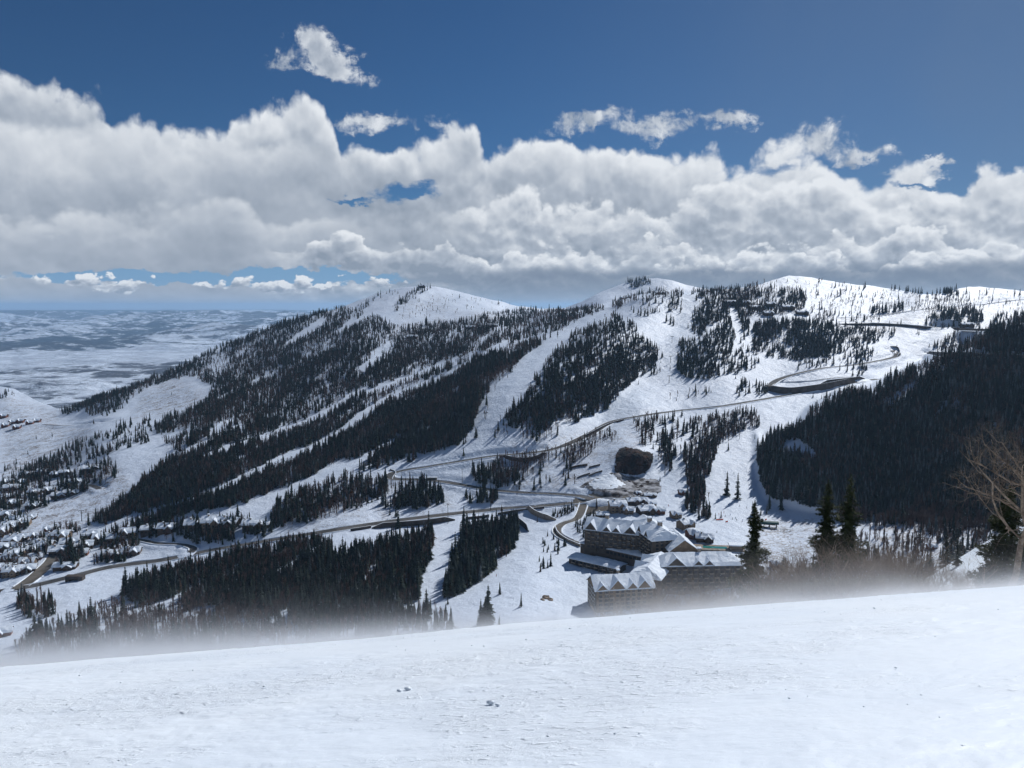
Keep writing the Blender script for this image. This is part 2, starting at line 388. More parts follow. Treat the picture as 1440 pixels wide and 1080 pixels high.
def piste_mat():
    """wind-scoured groomed snow close to the camera"""
    m, T, p = mat('groomed_snow', (0.82, 0.85, 0.88), 0.45, 0.35)
    g = T.new('ShaderNodeNewGeometry').outputs['Position']
    mp = T.new('ShaderNodeMapping', {'Vector': g, 'Rotation': (0, 0, radians(8)), 'Scale': (0.6, 1.0, 1.0)}).outputs[0]
    patch = T.sstep(T.noise(mp, 0.45, 4, 0.6), 0.42, 0.62)
    crust = T.noise(mp, 12.0, 7, 0.72, 0.4)
    lump = T.sstep(T.noise(mp, 14.0, 3, 0.5), 0.55, 0.80)
    h = T.m('ADD', T.m('MULTIPLY', crust, T.m('ADD', 0.25, T.m('MULTIPLY', patch, 1.0))), T.m('MULTIPLY', lump, T.m('ADD', 0.1, T.m('MULTIPLY', patch, 0.9))))
    b = T.new('ShaderNodeBump', {'Height': h, 'Strength': 0.75, 'Distance': 0.035})
    b0 = T.new('ShaderNodeBump', {'Height': T.noise(mp, 1.3, 4, 0.55), 'Strength': 0.5, 'Distance': 0.12, 'Normal': b.outputs[0]})
    T.l.new(b0.outputs[0], p.inputs['Normal'])
    c = T.mix(T.sstep(T.noise(g, 0.25, 5, 0.6), 0.35, 0.65), (0.78, 0.85, 0.93), (0.83, 0.89, 0.95))
    T.l.new(c, p.inputs['Base Color'])
    return m
def far_mat():
    m, T, p = mat('distant_valley', (0.6, 0.63, 0.66), 0.8, 0.1)
    g = T.new('ShaderNodeNewGeometry').outputs['Position']
    mp = T.new('ShaderNodeMapping', {'Vector': g, 'Scale': (1, 1, 3)}).outputs[0]
    n1 = T.noise(mp, 0.0016, 8, 0.70, 0.8)
    n2 = T.noise(mp, 0.003, 6, 0.7, 0.5)
    at = T.new('ShaderNodeAttribute', attribute_name='flat').outputs['Fac']
    fo = T.new('ShaderNodeAttribute', attribute_name='wood').outputs['Fac']
    dk = T.m('ADD', T.m('ADD', T.m('MULTIPLY', n1, 0.6), T.m('MULTIPLY', n2, 0.55)), T.m('MULTIPLY', fo, 0.10))
    dk = T.sstep(T.m('SUBTRACT', dk, T.m('MULTIPLY', at, 0.6)), 0.505, 0.60)
    tone = T.mix(T.sstep(T.noise(mp, 0.0002, 3, 0.5), 0.4, 0.6), (0.060, 0.062, 0.075), (0.022, 0.034, 0.048))
    T.l.new(T.mix(dk, T.mix(T.sstep(n2, 0.35, 0.6), (0.66, 0.73, 0.83), (0.40, 0.45, 0.53)), tone), p.inputs['Base Color'])  # dark woods and greyer scrub patches also paint cloud shadow into the colour
    b = T.new('ShaderNodeBump', {'Height': T.noise(g, 0.002, 8, 0.65), 'Strength': 1.0, 'Distance': 120.0})
    T.l.new(b.outputs[0], p.inputs['Normal'])
    return m
M['snow'] = snow_mat(); M['piste'] = piste_mat(); M['far'] = far_mat()
# ------------------------------------------------------------------ main terrain, surveyed as (u, v, forward distance)
SKYL = [(-220,575),(-60,552),(0,545),(20,548),(50,562),(85,577),(110,570),(150,556),(200,540),(235,525),(270,508),(310,490),(350,472),(400,456),
        (450,441),(480,432),(500,424),(530,412),(560,405),(590,402),(620,405),(660,414),(700,424),(735,431),(762,434),(795,432),
        (820,423),(850,409),(880,399),(905,393),(925,391),(960,398),(1000,407),(1030,406),(1060,402),(1085,393),(1110,388),(1140,390),
        (1180,398),(1230,402),(1250,405),(1300,412),(1330,412),(1360,404),(1380,403),(1410,406),(1440,410),(1660,425)]
SKYL = np.array(SKYL, float)
def skyv(u): return np.interp(u, SKYL[:, 0], SKYL[:, 1])
MAIN = [ # left valley and ridge
 (0,545,2300),(-150,600,2000),(0,600,1900),(85,577,2050),(50,620,1650),(50,660,1350),(50,700,1120),(0,760,930),(-150,700,1150),(-150,830,800),(0,832,770),
 (50,825,775),(100,880,640),(100,940,520),(0,900,620),(-150,950,520),(150,556,2050),(235,525,2200),(310,490,2400),(400,456,2500),(480,432,2620),(590,402,2700),
 (700,424,2850),(740,431,2950),(150,620,1380),(200,680,1080),(120,740,960),(200,790,830),(300,600,1330),(300,720,920),(300,775,830),(400,520,1850),(400,640,1130),
 (500,480,1950),(600,440,2350),(650,455,2150),(500,560,1430),(450,680,980),(400,750,840),(300,850,660),(400,870,590),(500,940,470),(500,800,700),(560,730,860),
 (545,665,1000),(620,620,1080),(600,530,1520),(700,470,1850),(760,445,2150),(800,440,2000),(850,433,1900),
 (690,560,1180),(760,500,1380),(850,450,1620),(900,430,1720),(900,414,1820),(730,640,1010),(850,600,1120),(960,580,1180),(1080,560,1240),(1180,545,1290),
 (700,690,930),(835,695,870),(892,630,948),(892,663,938),(872,640,946),(912,642,946),(892,620,1010),(860,640,960),(925,650,960),(870,690,870),(700,720,880),(640,800,690),(700,860,560),(740,800,660),(760,740,800),(900,720,810),(860,780,705),(900,820,632),(810,800,672),(830,812,650),(850,830,625),(800,840,600),(880,850,585),(940,840,600),(835,785,700),
 (1000,790,670),(960,850,590),(1000,940,470),(1060,860,550),(1100,745,760),(1020,680,900),(1050,620,1050),(960,640,980),
 (1000,500,1420),(1000,540,1300),(900,520,1370),(900,560,1220),(950,450,1650),(1050,440,1740),(1050,410,1900),(1110,470,1600),(1100,500,1480),(1100,530,1360),
 (1200,500,1480),(1200,440,1800),(1110,395,2000),(1250,410,2050),(1300,440,1800),(1280,480,1600),(1240,520,1440),(1360,408,2050),(1440,412,2050),(1440,450,1750),(1380,480,1620),(1350,520,1500),
 (1600,420,2100),(1600,500,1500),
 (1180,760,700),(1300,760,660),(1440,800,540),(1250,850,530),(1440,900,450),(1600,700,700),(1600,900,420)]
SPUR = [(1064,612,1050),(1066,640,975),(1062,672,905),(1064,700,862),(1085,660,900),(1140,715,790),(1200,730,755),(1300,735,720),(1440,740,660),(1130,640,910),(1140,590,980),(1220,550,1020),(1300,510,1050),
 (1440,440,1130),(1600,380,1200),(1440,600,840),(1300,600,900),(1440,680,730),(1200,660,850),(1600,600,800),(1600,740,600),(1200,600,930),(1000,760,760)]
PEAK = [(700,424,2900),(740,431,3000),(800,432,3050),(850,409,3100),(925,391,3150),(1000,407,3100),(900,425,2900),(1050,410,3000),(850,430,2850)]
def tps(P):
    P = np.array(P, float); x = P[:, :2] / 300.0; y = np.log(P[:, 2]); n = len(P)
    d = np.linalg.norm(x[:, None] - x[None], axis=2); K = np.where(d > 0, d * d * np.log(d + 1e-12), 0) + np.eye(n) * 4e-4
    A = np.zeros((n + 3, n + 3)); A[:n, :n] = K; A[:n, n] = 1; A[:n, n+1:] = x; A[n, :n] = 1; A[n+1:, :n] = x.T
    w = np.linalg.solve(A, np.concatenate([y, [0, 0, 0]]))
    def f(u, v):
        q = np.stack([np.ravel(u), np.ravel(v)], 1) / 300.0
        out = np.zeros(len(q))
        for i in range(0, len(q), 20000):
            qq = q[i:i+20000]; dd = np.linalg.norm(qq[:, None] - x[None], axis=2)
            out[i:i+20000] = np.where(dd > 0, dd*dd*np.log(dd + 1e-12), 0) @ w[:n] + w[n] + qq @ w[n+1:]
        return np.exp(out).reshape(np.shape(u))
    return f
fM, fS, fP = tps(MAIN), tps(SPUR), tps(PEAK)
def poly_dist(u, v, poly):
    """signed distance in px, positive inside"""
    poly = np.array(poly, float); n = len(poly); u = np.asarray(u, float); v = np.asarray(v, float)
    ins = np.zeros(u.shape, bool); dm = np.full(u.shape, 1e9)
    for i in range(n):
        a = poly[i]; b = poly[(i + 1) % n]
        c = ((a[1] > v) != (b[1] > v)) & (u < (b[0]-a[0]) * (v-a[1]) / (b[1]-a[1] + 1e-12) + a[0]); ins ^= c
        ab = b - a; t = np.clip(((u-a[0])*ab[0] + (v-a[1])*ab[1]) / (ab @ ab + 1e-9), 0, 1)
        dm = np.minimum(dm, np.hypot(u - a[0] - t*ab[0], v - a[1] - t*ab[1]))
    return np.where(ins, dm, -dm)
def line_dist(u, v, line):
    """distance to a polyline of (u, v, width); returns distance minus half width"""
    u = np.asarray(u, float); v = np.asarray(v, float); dm = np.full(u.shape, 1e9)
    for a, b in zip(line[:-1], line[1:]):
        ab = np.array(b[:2], float) - np.array(a[:2], float)
        t = np.clip(((u-a[0])*ab[0] + (v-a[1])*ab[1]) / (ab @ ab + 1e-9), 0, 1)
        dm = np.minimum(dm, np.hypot(u - a[0] - t*ab[0], v - a[1] - t*ab[1]) - 0.5 * (a[2] + t * (b[2]-a[2])))
    return dm
SPUR_POLY = [(1064,612),(1075,632),(1120,605),(1140,580),(1180,556),(1225,548),(1262,530),(1300,512),(1350,492),(1400,466),(1440,450),(1700,370),(1700,742),(1440,742),(1300,737),(1200,727),(1130,715),(1075,705),(1062,650)]
PEAK_POLY = [(735,436),(760,438),(800,440),(830,434),(860,428),(900,417),(925,413),(960,413),(990,414),(1008,410),(1020,380),(735,380)]
def sstep(x): x = np.clip(x, 0, 1); return x*x*(3-2*x)
def depth(u, v):
    y = np.log(fM(u, v))
    s = sstep((poly_dist(u, v, SPUR_POLY) + 9) / 18); y = y * (1 - s) + s * np.log(fS(u, v))
    p = sstep((poly_dist(u, v, PEAK_POLY) + 2.5) / 5); y = y * (1 - p) + p * np.log(fP(u, v))
    return np.exp(y)

NU, NV = 640, 300
U = np.linspace(-220, 1660, NU)
SROW = np.linspace(0, 1, NV) ** 1.25
VB = 985.0
uu = np.repeat(U[:, None], NV, 1); vv = skyv(U)[:, None] + (VB - skyv(U)[:, None]) * SROW[None]
Yd = depth(uu, vv)
rx, rz = ray(uu, vv)
GX, GY, GZ = rx * Yd, Yd, rz * Yd
# small-scale relief of gullies and drifts
amp = np.clip((Yd - 300) / 1500, 0.15, 1.0)
GZ = GZ + amp * (14 * fbm(GX / 150, GY / 150, 5, 0.5, seed=3) + 3.0 * fbm(GX / 24, GY / 24, 4, 0.5, seed=9))

def grid_idx(u, v):
    fu = np.clip((np.asarray(u, float) - U[0]) / (U[-1] - U[0]) * (NU - 1), 0, NU - 1.001)
    s = np.clip((np.asarray(v, float) - skyv(u)) / (VB - skyv(u)), 0, 0.9999) ** (1 / 1.25)
    return fu, s * (NV - 1)
def ground(u, v):
    """world point of the terrain seen at photo pixel (u, v)"""
    fu, fv = grid_idx(u, v)
    i = fu.astype(int); j = fv.astype(int); a = fu - i; b = fv - j
    out = []
    for G in (GX, GY, GZ):
        out.append((G[i, j]*(1-b) + G[i, j+1]*b) * (1-a) + (G[i+1, j]*(1-b) + G[i+1, j+1]*b) * a)
    return np.stack(out, -1)
def gpt(u, v):
    p = ground(np.array([u]), np.array([v]))[0]; return Vector(p)
def zat(u, v, z):
    """point on the pixel's ray at height z"""
    x, k = ray(u, v); Y = z / float(k); return Vector((float(x) * Y, Y, z))

# ------------------------------------------------------------------ roads: benches cut into the slope
def smooth_line(pts, step):
    """Catmull-Rom through 3-D points, resampled at about `step` metres"""
    P = [Vector(p) for p in pts]; P = [P[0]*2 - P[1]] + P + [P[-1]*2 - P[-2]]
    out = []
    for i in range(1, len(P) - 2):
        L = (P[i+1] - P[i]).length; n = max(2, int(L / step))
        for k in range(n):
            t = k / n; a, b, c, d = P[i-1], P[i], P[i+1], P[i+2]
            out.append(0.5 * ((2*b) + (c-a)*t + (2*a-5*b+4*c-d)*t*t + (3*b-a-3*c+d)*t**3))
    out.append(P[-2]); return out
ROADS = [ # (pixels, width m, material, name)
 ([(-60,845),(0,833),(50,824),(105,811),(160,798),(230,788),(300,773),(360,763),(430,752),(500,739),(560,731),(620,723),(700,716),(760,711),(805,706),(838,700)],11,'asphalt'),
 ([(1235,533),(1190,541),(1150,548),(1090,560),(1020,572),(960,578),(900,586),(860,596),(830,611),(790,628),(755,636),(700,640),(650,648),(600,657),(560,663),(548,668),(553,674),(575,674),(605,675),(640,679),(680,687),(730,692),(780,694),(815,696),(838,702)],9,'asphalt'),
 ([(838,702),(870,702),(900,705)],11,'asphalt'),
 ([(822,704),(812,728),(790,738),(783,748),(792,757),(812,764)],8,'asphalt_tan'),
 ([(25,829),(45,815),(62,800),(72,790),(78,780)],11,'asphalt_tan'),
 ([(268,777),(272,770),(255,765),(230,765),(216,764),(200,760),(185,758)],8,'asphalt'),
 ([(1080,541),(1100,530),(1150,520),(1200,512),(1250,505),(1262,498),(1255,492)],9,'asphalt'),
 ([(1080,541),(1092,535),(1120,536),(1150,534),(1190,531),(1215,534)],7,'asphalt'),
 ([(1180,448),(1230,443),(1275,437),(1330,432),(1380,428),(1440,421),(1500,418)],9,'asphalt'),
 ([(1180,453),(1250,456),(1300,461),(1350,464),(1440,466)],9,'asphalt'),
 ([(1310,498),(1340,501),(1380,502),(1440,500)],9,'asphalt'),
 ([(818,684),(830,676),(845,670),(862,664)],6,'dirt'),
 ([(90,690),(105,686),(125,683),(140,688)],8,'asphalt'),
 ([(60,598),(100,597),(130,594),(165,590),(195,586)],6,'dirt'),
]
road_lines = []
for px, wdt, mt in ROADS:
    wdt = wdt + (3 if wdt >= 9 else 0)
    P = np.array(px, float); pts = ground(P[:, 0], P[:, 1])
    L = smooth_line(pts, 5.0)
    z = np.array([p.z for p in L])
    for _ in range(14): z[1:-1] = 0.25*z[:-2] + 0.5*z[1:-1] + 0.25*z[2:]
    L = [Vector((p.x, p.y, zz)) for p, zz in zip(L, z)]
    road_lines.append((L, wdt, mt))
# flatten the terrain to a shelf along each road
def flatten(points, half, fall, dz=-0.25):
    global GZ
    Q = np.array([(p.x, p.y, p.z) for p in points])
    x0, y0 = Q[:, :2].min(0) - half - fall; x1, y1 = Q[:, :2].max(0) + half + fall
    m = (GX > x0) & (GX < x1) & (GY > y0) & (GY < y1)
    if not m.any(): return
    X = np.stack([GX[m], GY[m]], 1)
    best = np.full(len(X), 1e9); zz = np.zeros(len(X)); zo = GZ[m]
    for q in Q:
        d = np.hypot(X[:, 0]-q[0], X[:, 1]-q[1]) + np.maximum(0, abs(zo - q[2]) - 18) * 3
        k = d < best; best[k] = d[k]; zz[k] = q[2]
    w = 1 - sstep((best - half) / fall)
    g = GZ[m]; GZ[m] = g * (1 - w) + (zz + dz) * w
for L, wdt, mt in road_lines: flatten(L, wdt * 0.5 + 2.5, 9.0)

SCRUB = np.zeros_like(GX)
SCRUB_POLYS = [([(0,550),(90,580),(60,640),(0,660)],0.8),([(60,600),(130,600),(120,640),(20,700),(0,650)],0.9),([(200,555),(240,530),(300,560),(230,590),(180,590)],0.9),
 ([(560,455),(700,436),(720,445),(600,470),(540,475)],1.0),([(720,620),(850,600),(930,590),(900,640),(860,650),(820,690),(700,690),(690,650)],0.55),
 ([(180,860),(330,850),(420,880),(300,930),(100,940),(60,900)],1.0),([(0,660),(160,650),(200,700),(60,770),(0,800)],0.9),([(1060,730),(1440,735),(1440,820),(1060,800)],0.9),
 ([(560,420),(620,415),(640,440),(560,450)],0.5),([(400,700),(640,690),(640,720),(400,760)],0.5),([(1180,450),(1440,420),(1440,460),(1200,480)],0.6)]
for poly, a in SCRUB_POLYS:
    SCRUB = np.maximum(SCRUB, a * sstep((poly_dist(uu, vv, poly) + 8) / 20))

# backs of the ridges: the ground carries on behind the skyline and falls away
back_d = [25, 70, 160, 320, 600, 1000]; back_z = [2, 9, 35, 110, 260, 430]
bx, by, bz = [], [], []
hx = GX[:, 0] / np.hypot(GX[:, 0], GY[:, 0]); hy = GY[:, 0] / np.hypot(GX[:, 0], GY[:, 0])
for d_, z_ in zip(back_d, back_z):
    bx.append(GX[:, 0] + hx*d_); by.append(GY[:, 0] + hy*d_); bz.append(np.maximum(GZ[:, 0] - z_, -640))
BX = np.concatenate([np.array(bx)[::-1].T, GX], 1); BY = np.concatenate([np.array(by)[::-1].T, GY], 1); BZ = np.concatenate([np.array(bz)[::-1].T, GZ], 1)
SC = np.concatenate([np.zeros((NU, len(back_d))), SCRUB], 1)
n_, m_ = BX.shape
idx = np.arange(n_ * m_).reshape(n_, m_)
quads = np.stack([idx[:-1, 1:], idx[:-1, :-1], idx[1:, :-1], idx[1:, 1:]], -1).reshape(-1, 4)[:, ::-1]
me = mesh_np('mountainside', np.stack([BX, BY, BZ], -1).reshape(-1, 3), [quads], M['snow'], True)
at_ = me.attributes.new('scrub', 'FLOAT', 'POINT'); at_.data.foreach_set('value', SC.astype(np.float32).ravel())
tag(link('mountainside', me), kind='structure')

def ribbon(name, L, wdt, matn, lift=0.10, off=0.0, wfun=None):
    vs = []; n = len(L)
    for i, p in enumerate(L):
        d = (L[min(i+1, n-1)] - L[max(i-1, 0)]); d.z = 0; d.normalize()
        s = Vector((d.y, -d.x, 0)); w = wdt * 0.5 * (wfun(i) if wfun else 1)
        for t in (-1, -0.33, 0.33, 1):
            q = p + s * (off + w * t); vs.append((q.x, q.y, q.z + lift))
    I = np.arange(n * 4).reshape(n, 4)
    f = np.stack([I[:-1, :-1], I[:-1, 1:], I[1:, 1:], I[1:, :-1]], -1).reshape(-1, 4)
    return link(name, mesh_np(name, vs, [f], M[matn], True))
for k, (L, wdt, mt) in enumerate(road_lines):
    tag(ribbon('road', L, wdt, mt, 0.12 + 0.012 * k), kind='structure')
# ploughed snow banks along the main roads
def bank(L, off, h=1.3, w=2.6, seed=0):
    vs = []; n = len(L)
    for i, p in enumerate(L):
        d = (L[min(i+1, n-1)] - L[max(i-1, 0)]); d.z = 0; d.normalize(); s = Vector((d.y, -d.x, 0))
        hh = h * (0.7 + 0.8 * (vnoise(i * 0.35, seed) ))
        for t, z in ((-1, -0.5), (-0.35, hh*0.85), (0.3, hh), (1, -0.5)):
            q = p + s * (off + w * 0.5 * t); vs.append((q.x, q.y, q.z + z))
    I = np.arange(n * 4).reshape(n, 4)
    return vs, np.stack([I[:-1, :-1], I[:-1, 1:], I[1:, 1:], I[1:, :-1]], -1).reshape(-1, 4)
for k, (L, wdt, mt) in enumerate(road_lines[:10]):
    for sgn in (-1, 1):
        vs, f = bank(L[1:-2], sgn * (wdt * 0.5 + 1.0), 0.75, 2.4, k * 2 + (sgn > 0))
        tag(link('snow_bank', mesh_np('snow_bank', vs, [f], M['roof_snow'], True)), kind='structure')

# ------------------------------------------------------------------ far valley and ranges
def far_valley():
    na, nr = 420, 300
    az = np.radians(np.linspace(-46, 46, na)); r = 2600 * (75000 / 2600) ** np.linspace(0, 1, nr)
    A, R = np.meshgrid(az, r, indexing='ij'); X = R * np.sin(A); Yy = R * np.cos(A)
    hill = np.clip(fbm(X/5200, Yy/5200, 7, 0.52, seed=21) + 0.06, 0, 1)
    hill2 = np.abs(fbm(X/1700+5, Yy/1700, 6, 0.55, seed=31))
    k = Yy / 1000.0
    base = -640 - 4 * k * 0.2
    ramp = sstep((k - 7) / 12)
    z = base + ramp * (hill * 1300) + (0.45 + 0.55*ramp) * 520 * hill2 * sstep((k - 3.0) / 3)
    # distant range closing the horizon
    rg = sstep((k - 30) / 18)
    z = z + rg * (260 + 900 * np.clip(fbm(X/9000, Yy/9000, 6, 0.5, seed=41) + 0.15, 0, 1))
    # frozen flat valley floor
    u = X / Yy * F + 720
    kk = z / Yy
    lake = np.exp(-((k - 9.6 - (u - 100) * 0.004) / 0.9) ** 2) * sstep((560 - u) / 120)
    z = z * (1 - 0.9*lake) + (-645) * 0.9*lake
    wood = np.clip(fbm(X/2600, Yy/3800, 5, 0.5, seed=51) * 4 + (rg * 0.9), -0.5, 1)
    # keep below the sight line over the true horizon
    z = np.minimum(z, -0.0055 * Yy - 20 + 0.004 * Yy * (fbm(X/7000, Yy/20000, 4, seed=61)))
    I = np.arange(na * nr).reshape(na, nr)
    f = np.stack([I[:-1, :-1], I[1:, :-1], I[1:, 1:], I[:-1, 1:]], -1).reshape(-1, 4)
    me = mesh_np('far_valley', np.stack([X, Yy, z], -1).reshape(-1, 3), [f], M['far'], True)
    for nm, arr in (('flat', lake), ('wood', wood)):
        a = me.attributes.new(nm, 'FLOAT', 'POINT'); a.data.foreach_set('value', arr.astype(np.float32).ravel())
    tag(link('far_valley', me), kind='structure')

far_valley()

# ------------------------------------------------------------------ near slope
EDGE = np.array([(-400,972),(0,938),(300,916),(500,900),(720,879),(940,861),(1200,842),(1440,825),(1800,800)], float)
def k_edge(x_over_y):
    u = x_over_y * F * 0.975 + 720       # y is about 0.975 along these rays
    v = np.interp(u, EDGE[:, 0], EDGE[:, 1])
    return ray(u, v)[1]
def near_z(X, Y):
    Ys = np.maximum(Y, 0.05)
    xo = np.clip(X / np.maximum(Y, 6.0), -1.1, 1.1)
    ke = k_edge(xo)
    Ye, h, Y0 = 14.0, 1.7, 8.0
    c = h / (Ye**2 - Y0**2)
    # plane through the eye height, tangent to the brow's sight line at Ye
    b = ke + h / Ye + c * (Ye - Y0)**2 / Ye
    plane = -h + b * Y - c * np.maximum(0, Y - Y0)**2
    line = Y * ke - 0.25 - 0.011 * np.maximum(Y - 14, 0)
    u = X / Ys * F + 720
    line = line + Y * np.clip((u - 1262) / 165, 0, 1.7) * 0.088 * np.exp(-((Y - 175) / 60)**2)
    line = line - Y * 0.05 * sstep((Y - 230) / 150)
    kk = 0.12
    hi = np.maximum(plane, line) + kk * np.log1p(np.exp(-np.abs(plane - line) / kk)) 
    return np.where(Y > 14, hi, plane + 0.016 * np.clip((Y - 12) / 2, 0, 1))
def near_slope():
    # polar-ish grid: columns by x/y direction, rows growing with distance; behind the camera a plain continuation
    nx, ny = 700, 520
    sx = np.linspace(-1.25, 1.25, nx)
    yy = np.concatenate([np.linspace(3.2, 20, 340), 20 * (640 / 20) ** (np.linspace(0, 1, 181)[1:])]); ny = len(yy)
    SX, YY = np.meshgrid(sx, yy, indexing='ij'); X = SX * YY
    z = near_z(X, YY)
    fine = np.clip((24 - YY) / 8, 0, 1)
    pt = np.clip((fbm(X/3.2, YY/1.4, 4, seed=71) + 0.08) * 4, 0, 1)
    z = z + fine * (0.05 * fbm(X/2.5, YY/1.1, 4, seed=72) + pt * 0.032 * fbm(X/0.30, YY/0.12, 4, 0.6, seed=73)
                    + 0.022 * pt * np.clip(fbm(X/0.22, YY/0.13, 2, seed=74) - 0.20, 0, 1) * 3)
    z = z + (1 - fine) * np.clip((YY - 20) / 60, 0, 1) * 2.2 * fbm(X/14, YY/14, 4, seed=75)
    I = np.arange(nx * ny).reshape(nx, ny)
    f = np.stack([I[:-1, :-1], I[1:, :-1], I[1:, 1:], I[:-1, 1:]], -1).reshape(-1, 4)
    tag(link('near_piste', mesh_np('near_piste', np.stack([X, YY, z], -1).reshape(-1, 3), [f], M['piste'], True)), kind='structure')
    # the piste beside and behind the camera
    gx = np.linspace(-40, 40, 90); gy = np.linspace(-30, 3.3, 40)
    X, YY = np.meshgrid(gx, gy, indexing='ij')
    z = near_z(X, np.maximum(YY, 0)) + 0.28 * np.minimum(YY, 0) * -1 * 0.9 - 0.03
    I = np.arange(X.size).reshape(X.shape)
    f = np.stack([I[:-1, :-1], I[1:, :-1], I[1:, 1:], I[:-1, 1:]], -1).reshape(-1, 4)
    tag(link('near_piste', mesh_np('near_piste_back', np.stack([X, YY, z], -1).reshape(-1, 3), [f], M['piste'], True)), kind='structure')
near_slope()
# ------------------------------------------------------------------ tree templates (unit height), z up
def conifer_far(seed, tiers=7, br=5, rad=0.17):
    r = np.random.default_rng(seed); V = []; Fc = []
    def tri(a, b, c): n = len(V); V.extend([a, b, c]); Fc.append((n, n+1, n+2))
    for k in range(4):                                           # dense inner core
        t0, t1 = 2*pi*k/4, 2*pi*(k+1)/4
        tri((rad*.42*cos(t0), rad*.42*sin(t0), .06), (rad*.42*cos(t1), rad*.42*sin(t1), .06), (0, 0, 1.0))
    for i in range(tiers):
        f = (i + 0.3*r.random()) / tiers; z = 0.10 + 0.80 * f; R = rad * (1 - f) ** 0.85 * (0.8 + 0.45*r.random()) + 0.012
        ph = r.random() * 6.28
        for k in range(br):
            t = ph + 2*pi*k/br + 0.5*(r.random()-.5); q = R * (0.65 + 0.6*r.random()); w = 0.55 * q + 0.012
            cx, cy = cos(t), sin(t)
            tri((-w*cy*.9, w*cx*.9, z + .035), (w*cy*.9, -w*cx*.9, z + .035 + .02*r.random()), (q*cx, q*cy, z - .055 - .03*r.random()))
            
    return np.array(V), np.array(Fc)
def conifer_mid(seed, rad=0.15, tiers=17, br=8):
    r = np.random.default_rng(seed); V = []; Fc = []
    def face(*p): n = len(V); V.extend(p); Fc.append((n, n+1, n+2)); 
    for k in range(5):
        t0, t1 = 2*pi*k/5, 2*pi*(k+1)/5
        face((rad*.33*cos(t0), rad*.33*sin(t0), .08), (rad*.33*cos(t1), rad*.33*sin(t1), .08), (0, 0, .98))
    for i in range(tiers):
        f = (i + 0.6*r.random()) / tiers; z = 0.07 + 0.90 * f; R = rad * ((1 - f) ** 0.8) * (0.72 + 0.5*r.random()) + 0.008
        ph = r.random() * 6.28
        for k in range(br):
            if r.random() < 0.10: continue
            t = ph + 2*pi*k/br + 0.7*(r.random()-.5); q = R * (0.6 + 0.65*r.random()); w = 0.30*q + 0.006
            cx, cy = cos(t), sin(t); dz = -0.30*q - .012
            m = (0.55*q*cx, 0.55*q*cy, z + dz*.35); tip = (q*cx, q*cy, z + dz)
            l = (m[0]-w*cy, m[1]+w*cx, m[2]-.012*r.random()); rr = (m[0]+w*cy, m[1]-w*cx, m[2]-.012*r.random())
            face((0, 0, z), l, tip); face((0, 0, z), tip, rr)
            # hanging twig under the branch
            s_ = 0.35 + .5*r.random()
            face((q*s_*cx - w*.5*cy, q*s_*cy + w*.5*cx, z + dz*s_), (q*s_*cx + w*.5*cy, q*s_*cy - w*.5*cx, z + dz*s_), (q*s_*cx, q*s_*cy, z + dz*s_ - .030))
    return np.array(V), np.array(Fc)
def bare_far(seed, n=22, thick=0.030):
    r = np.random.default_rng(seed); V = []; Fc = []
    def sl(a, b, w):
        a = np.array(a); b = np.array(b); t = r.random()*3.14; o = np.array([cos(t), sin(t), 0]) * w; k = len(V)
        V.extend([a - o, a + o, b]); Fc.append((k, k+1, k+2))
    sl((0,0,0), (0,0,1), thick*1.3); sl((0,0,0), (.01,.01,.9), thick*1.3)
    for i in range(n):
        z = 0.35 + .5*r.random(); t = 6.28*r.random(); q = .05 + .10*r.random()
        b = (q*cos(t), q*sin(t), min(1.02, z + .14 + .2*r.random())); sl((0,0,z), b, thick*.62)
        for j in range(2):
            u = .4+.5*r.random(); c = np.array([b[0]*u, b[1]*u, z+(b[2]-z)*u]); sl(c, c + (r.normal(size=3)*[.05,.05,.02] + [0,0,.09]), thick*.45)
    return np.array(V), np.array(Fc)
FARC = [conifer_far(100 + i, 6 + i % 3, 5, 0.135 + 0.022 * (i % 4)) for i in range(10)]
MIDC = [conifer_mid(200 + i, 0.115 + 0.02 * (i % 4)) for i in range(6)]
FARB = [bare_far(300 + i) for i in range(8)]
MIDB = [bare_far(400 + i, 34, 0.009) for i in range(4)]

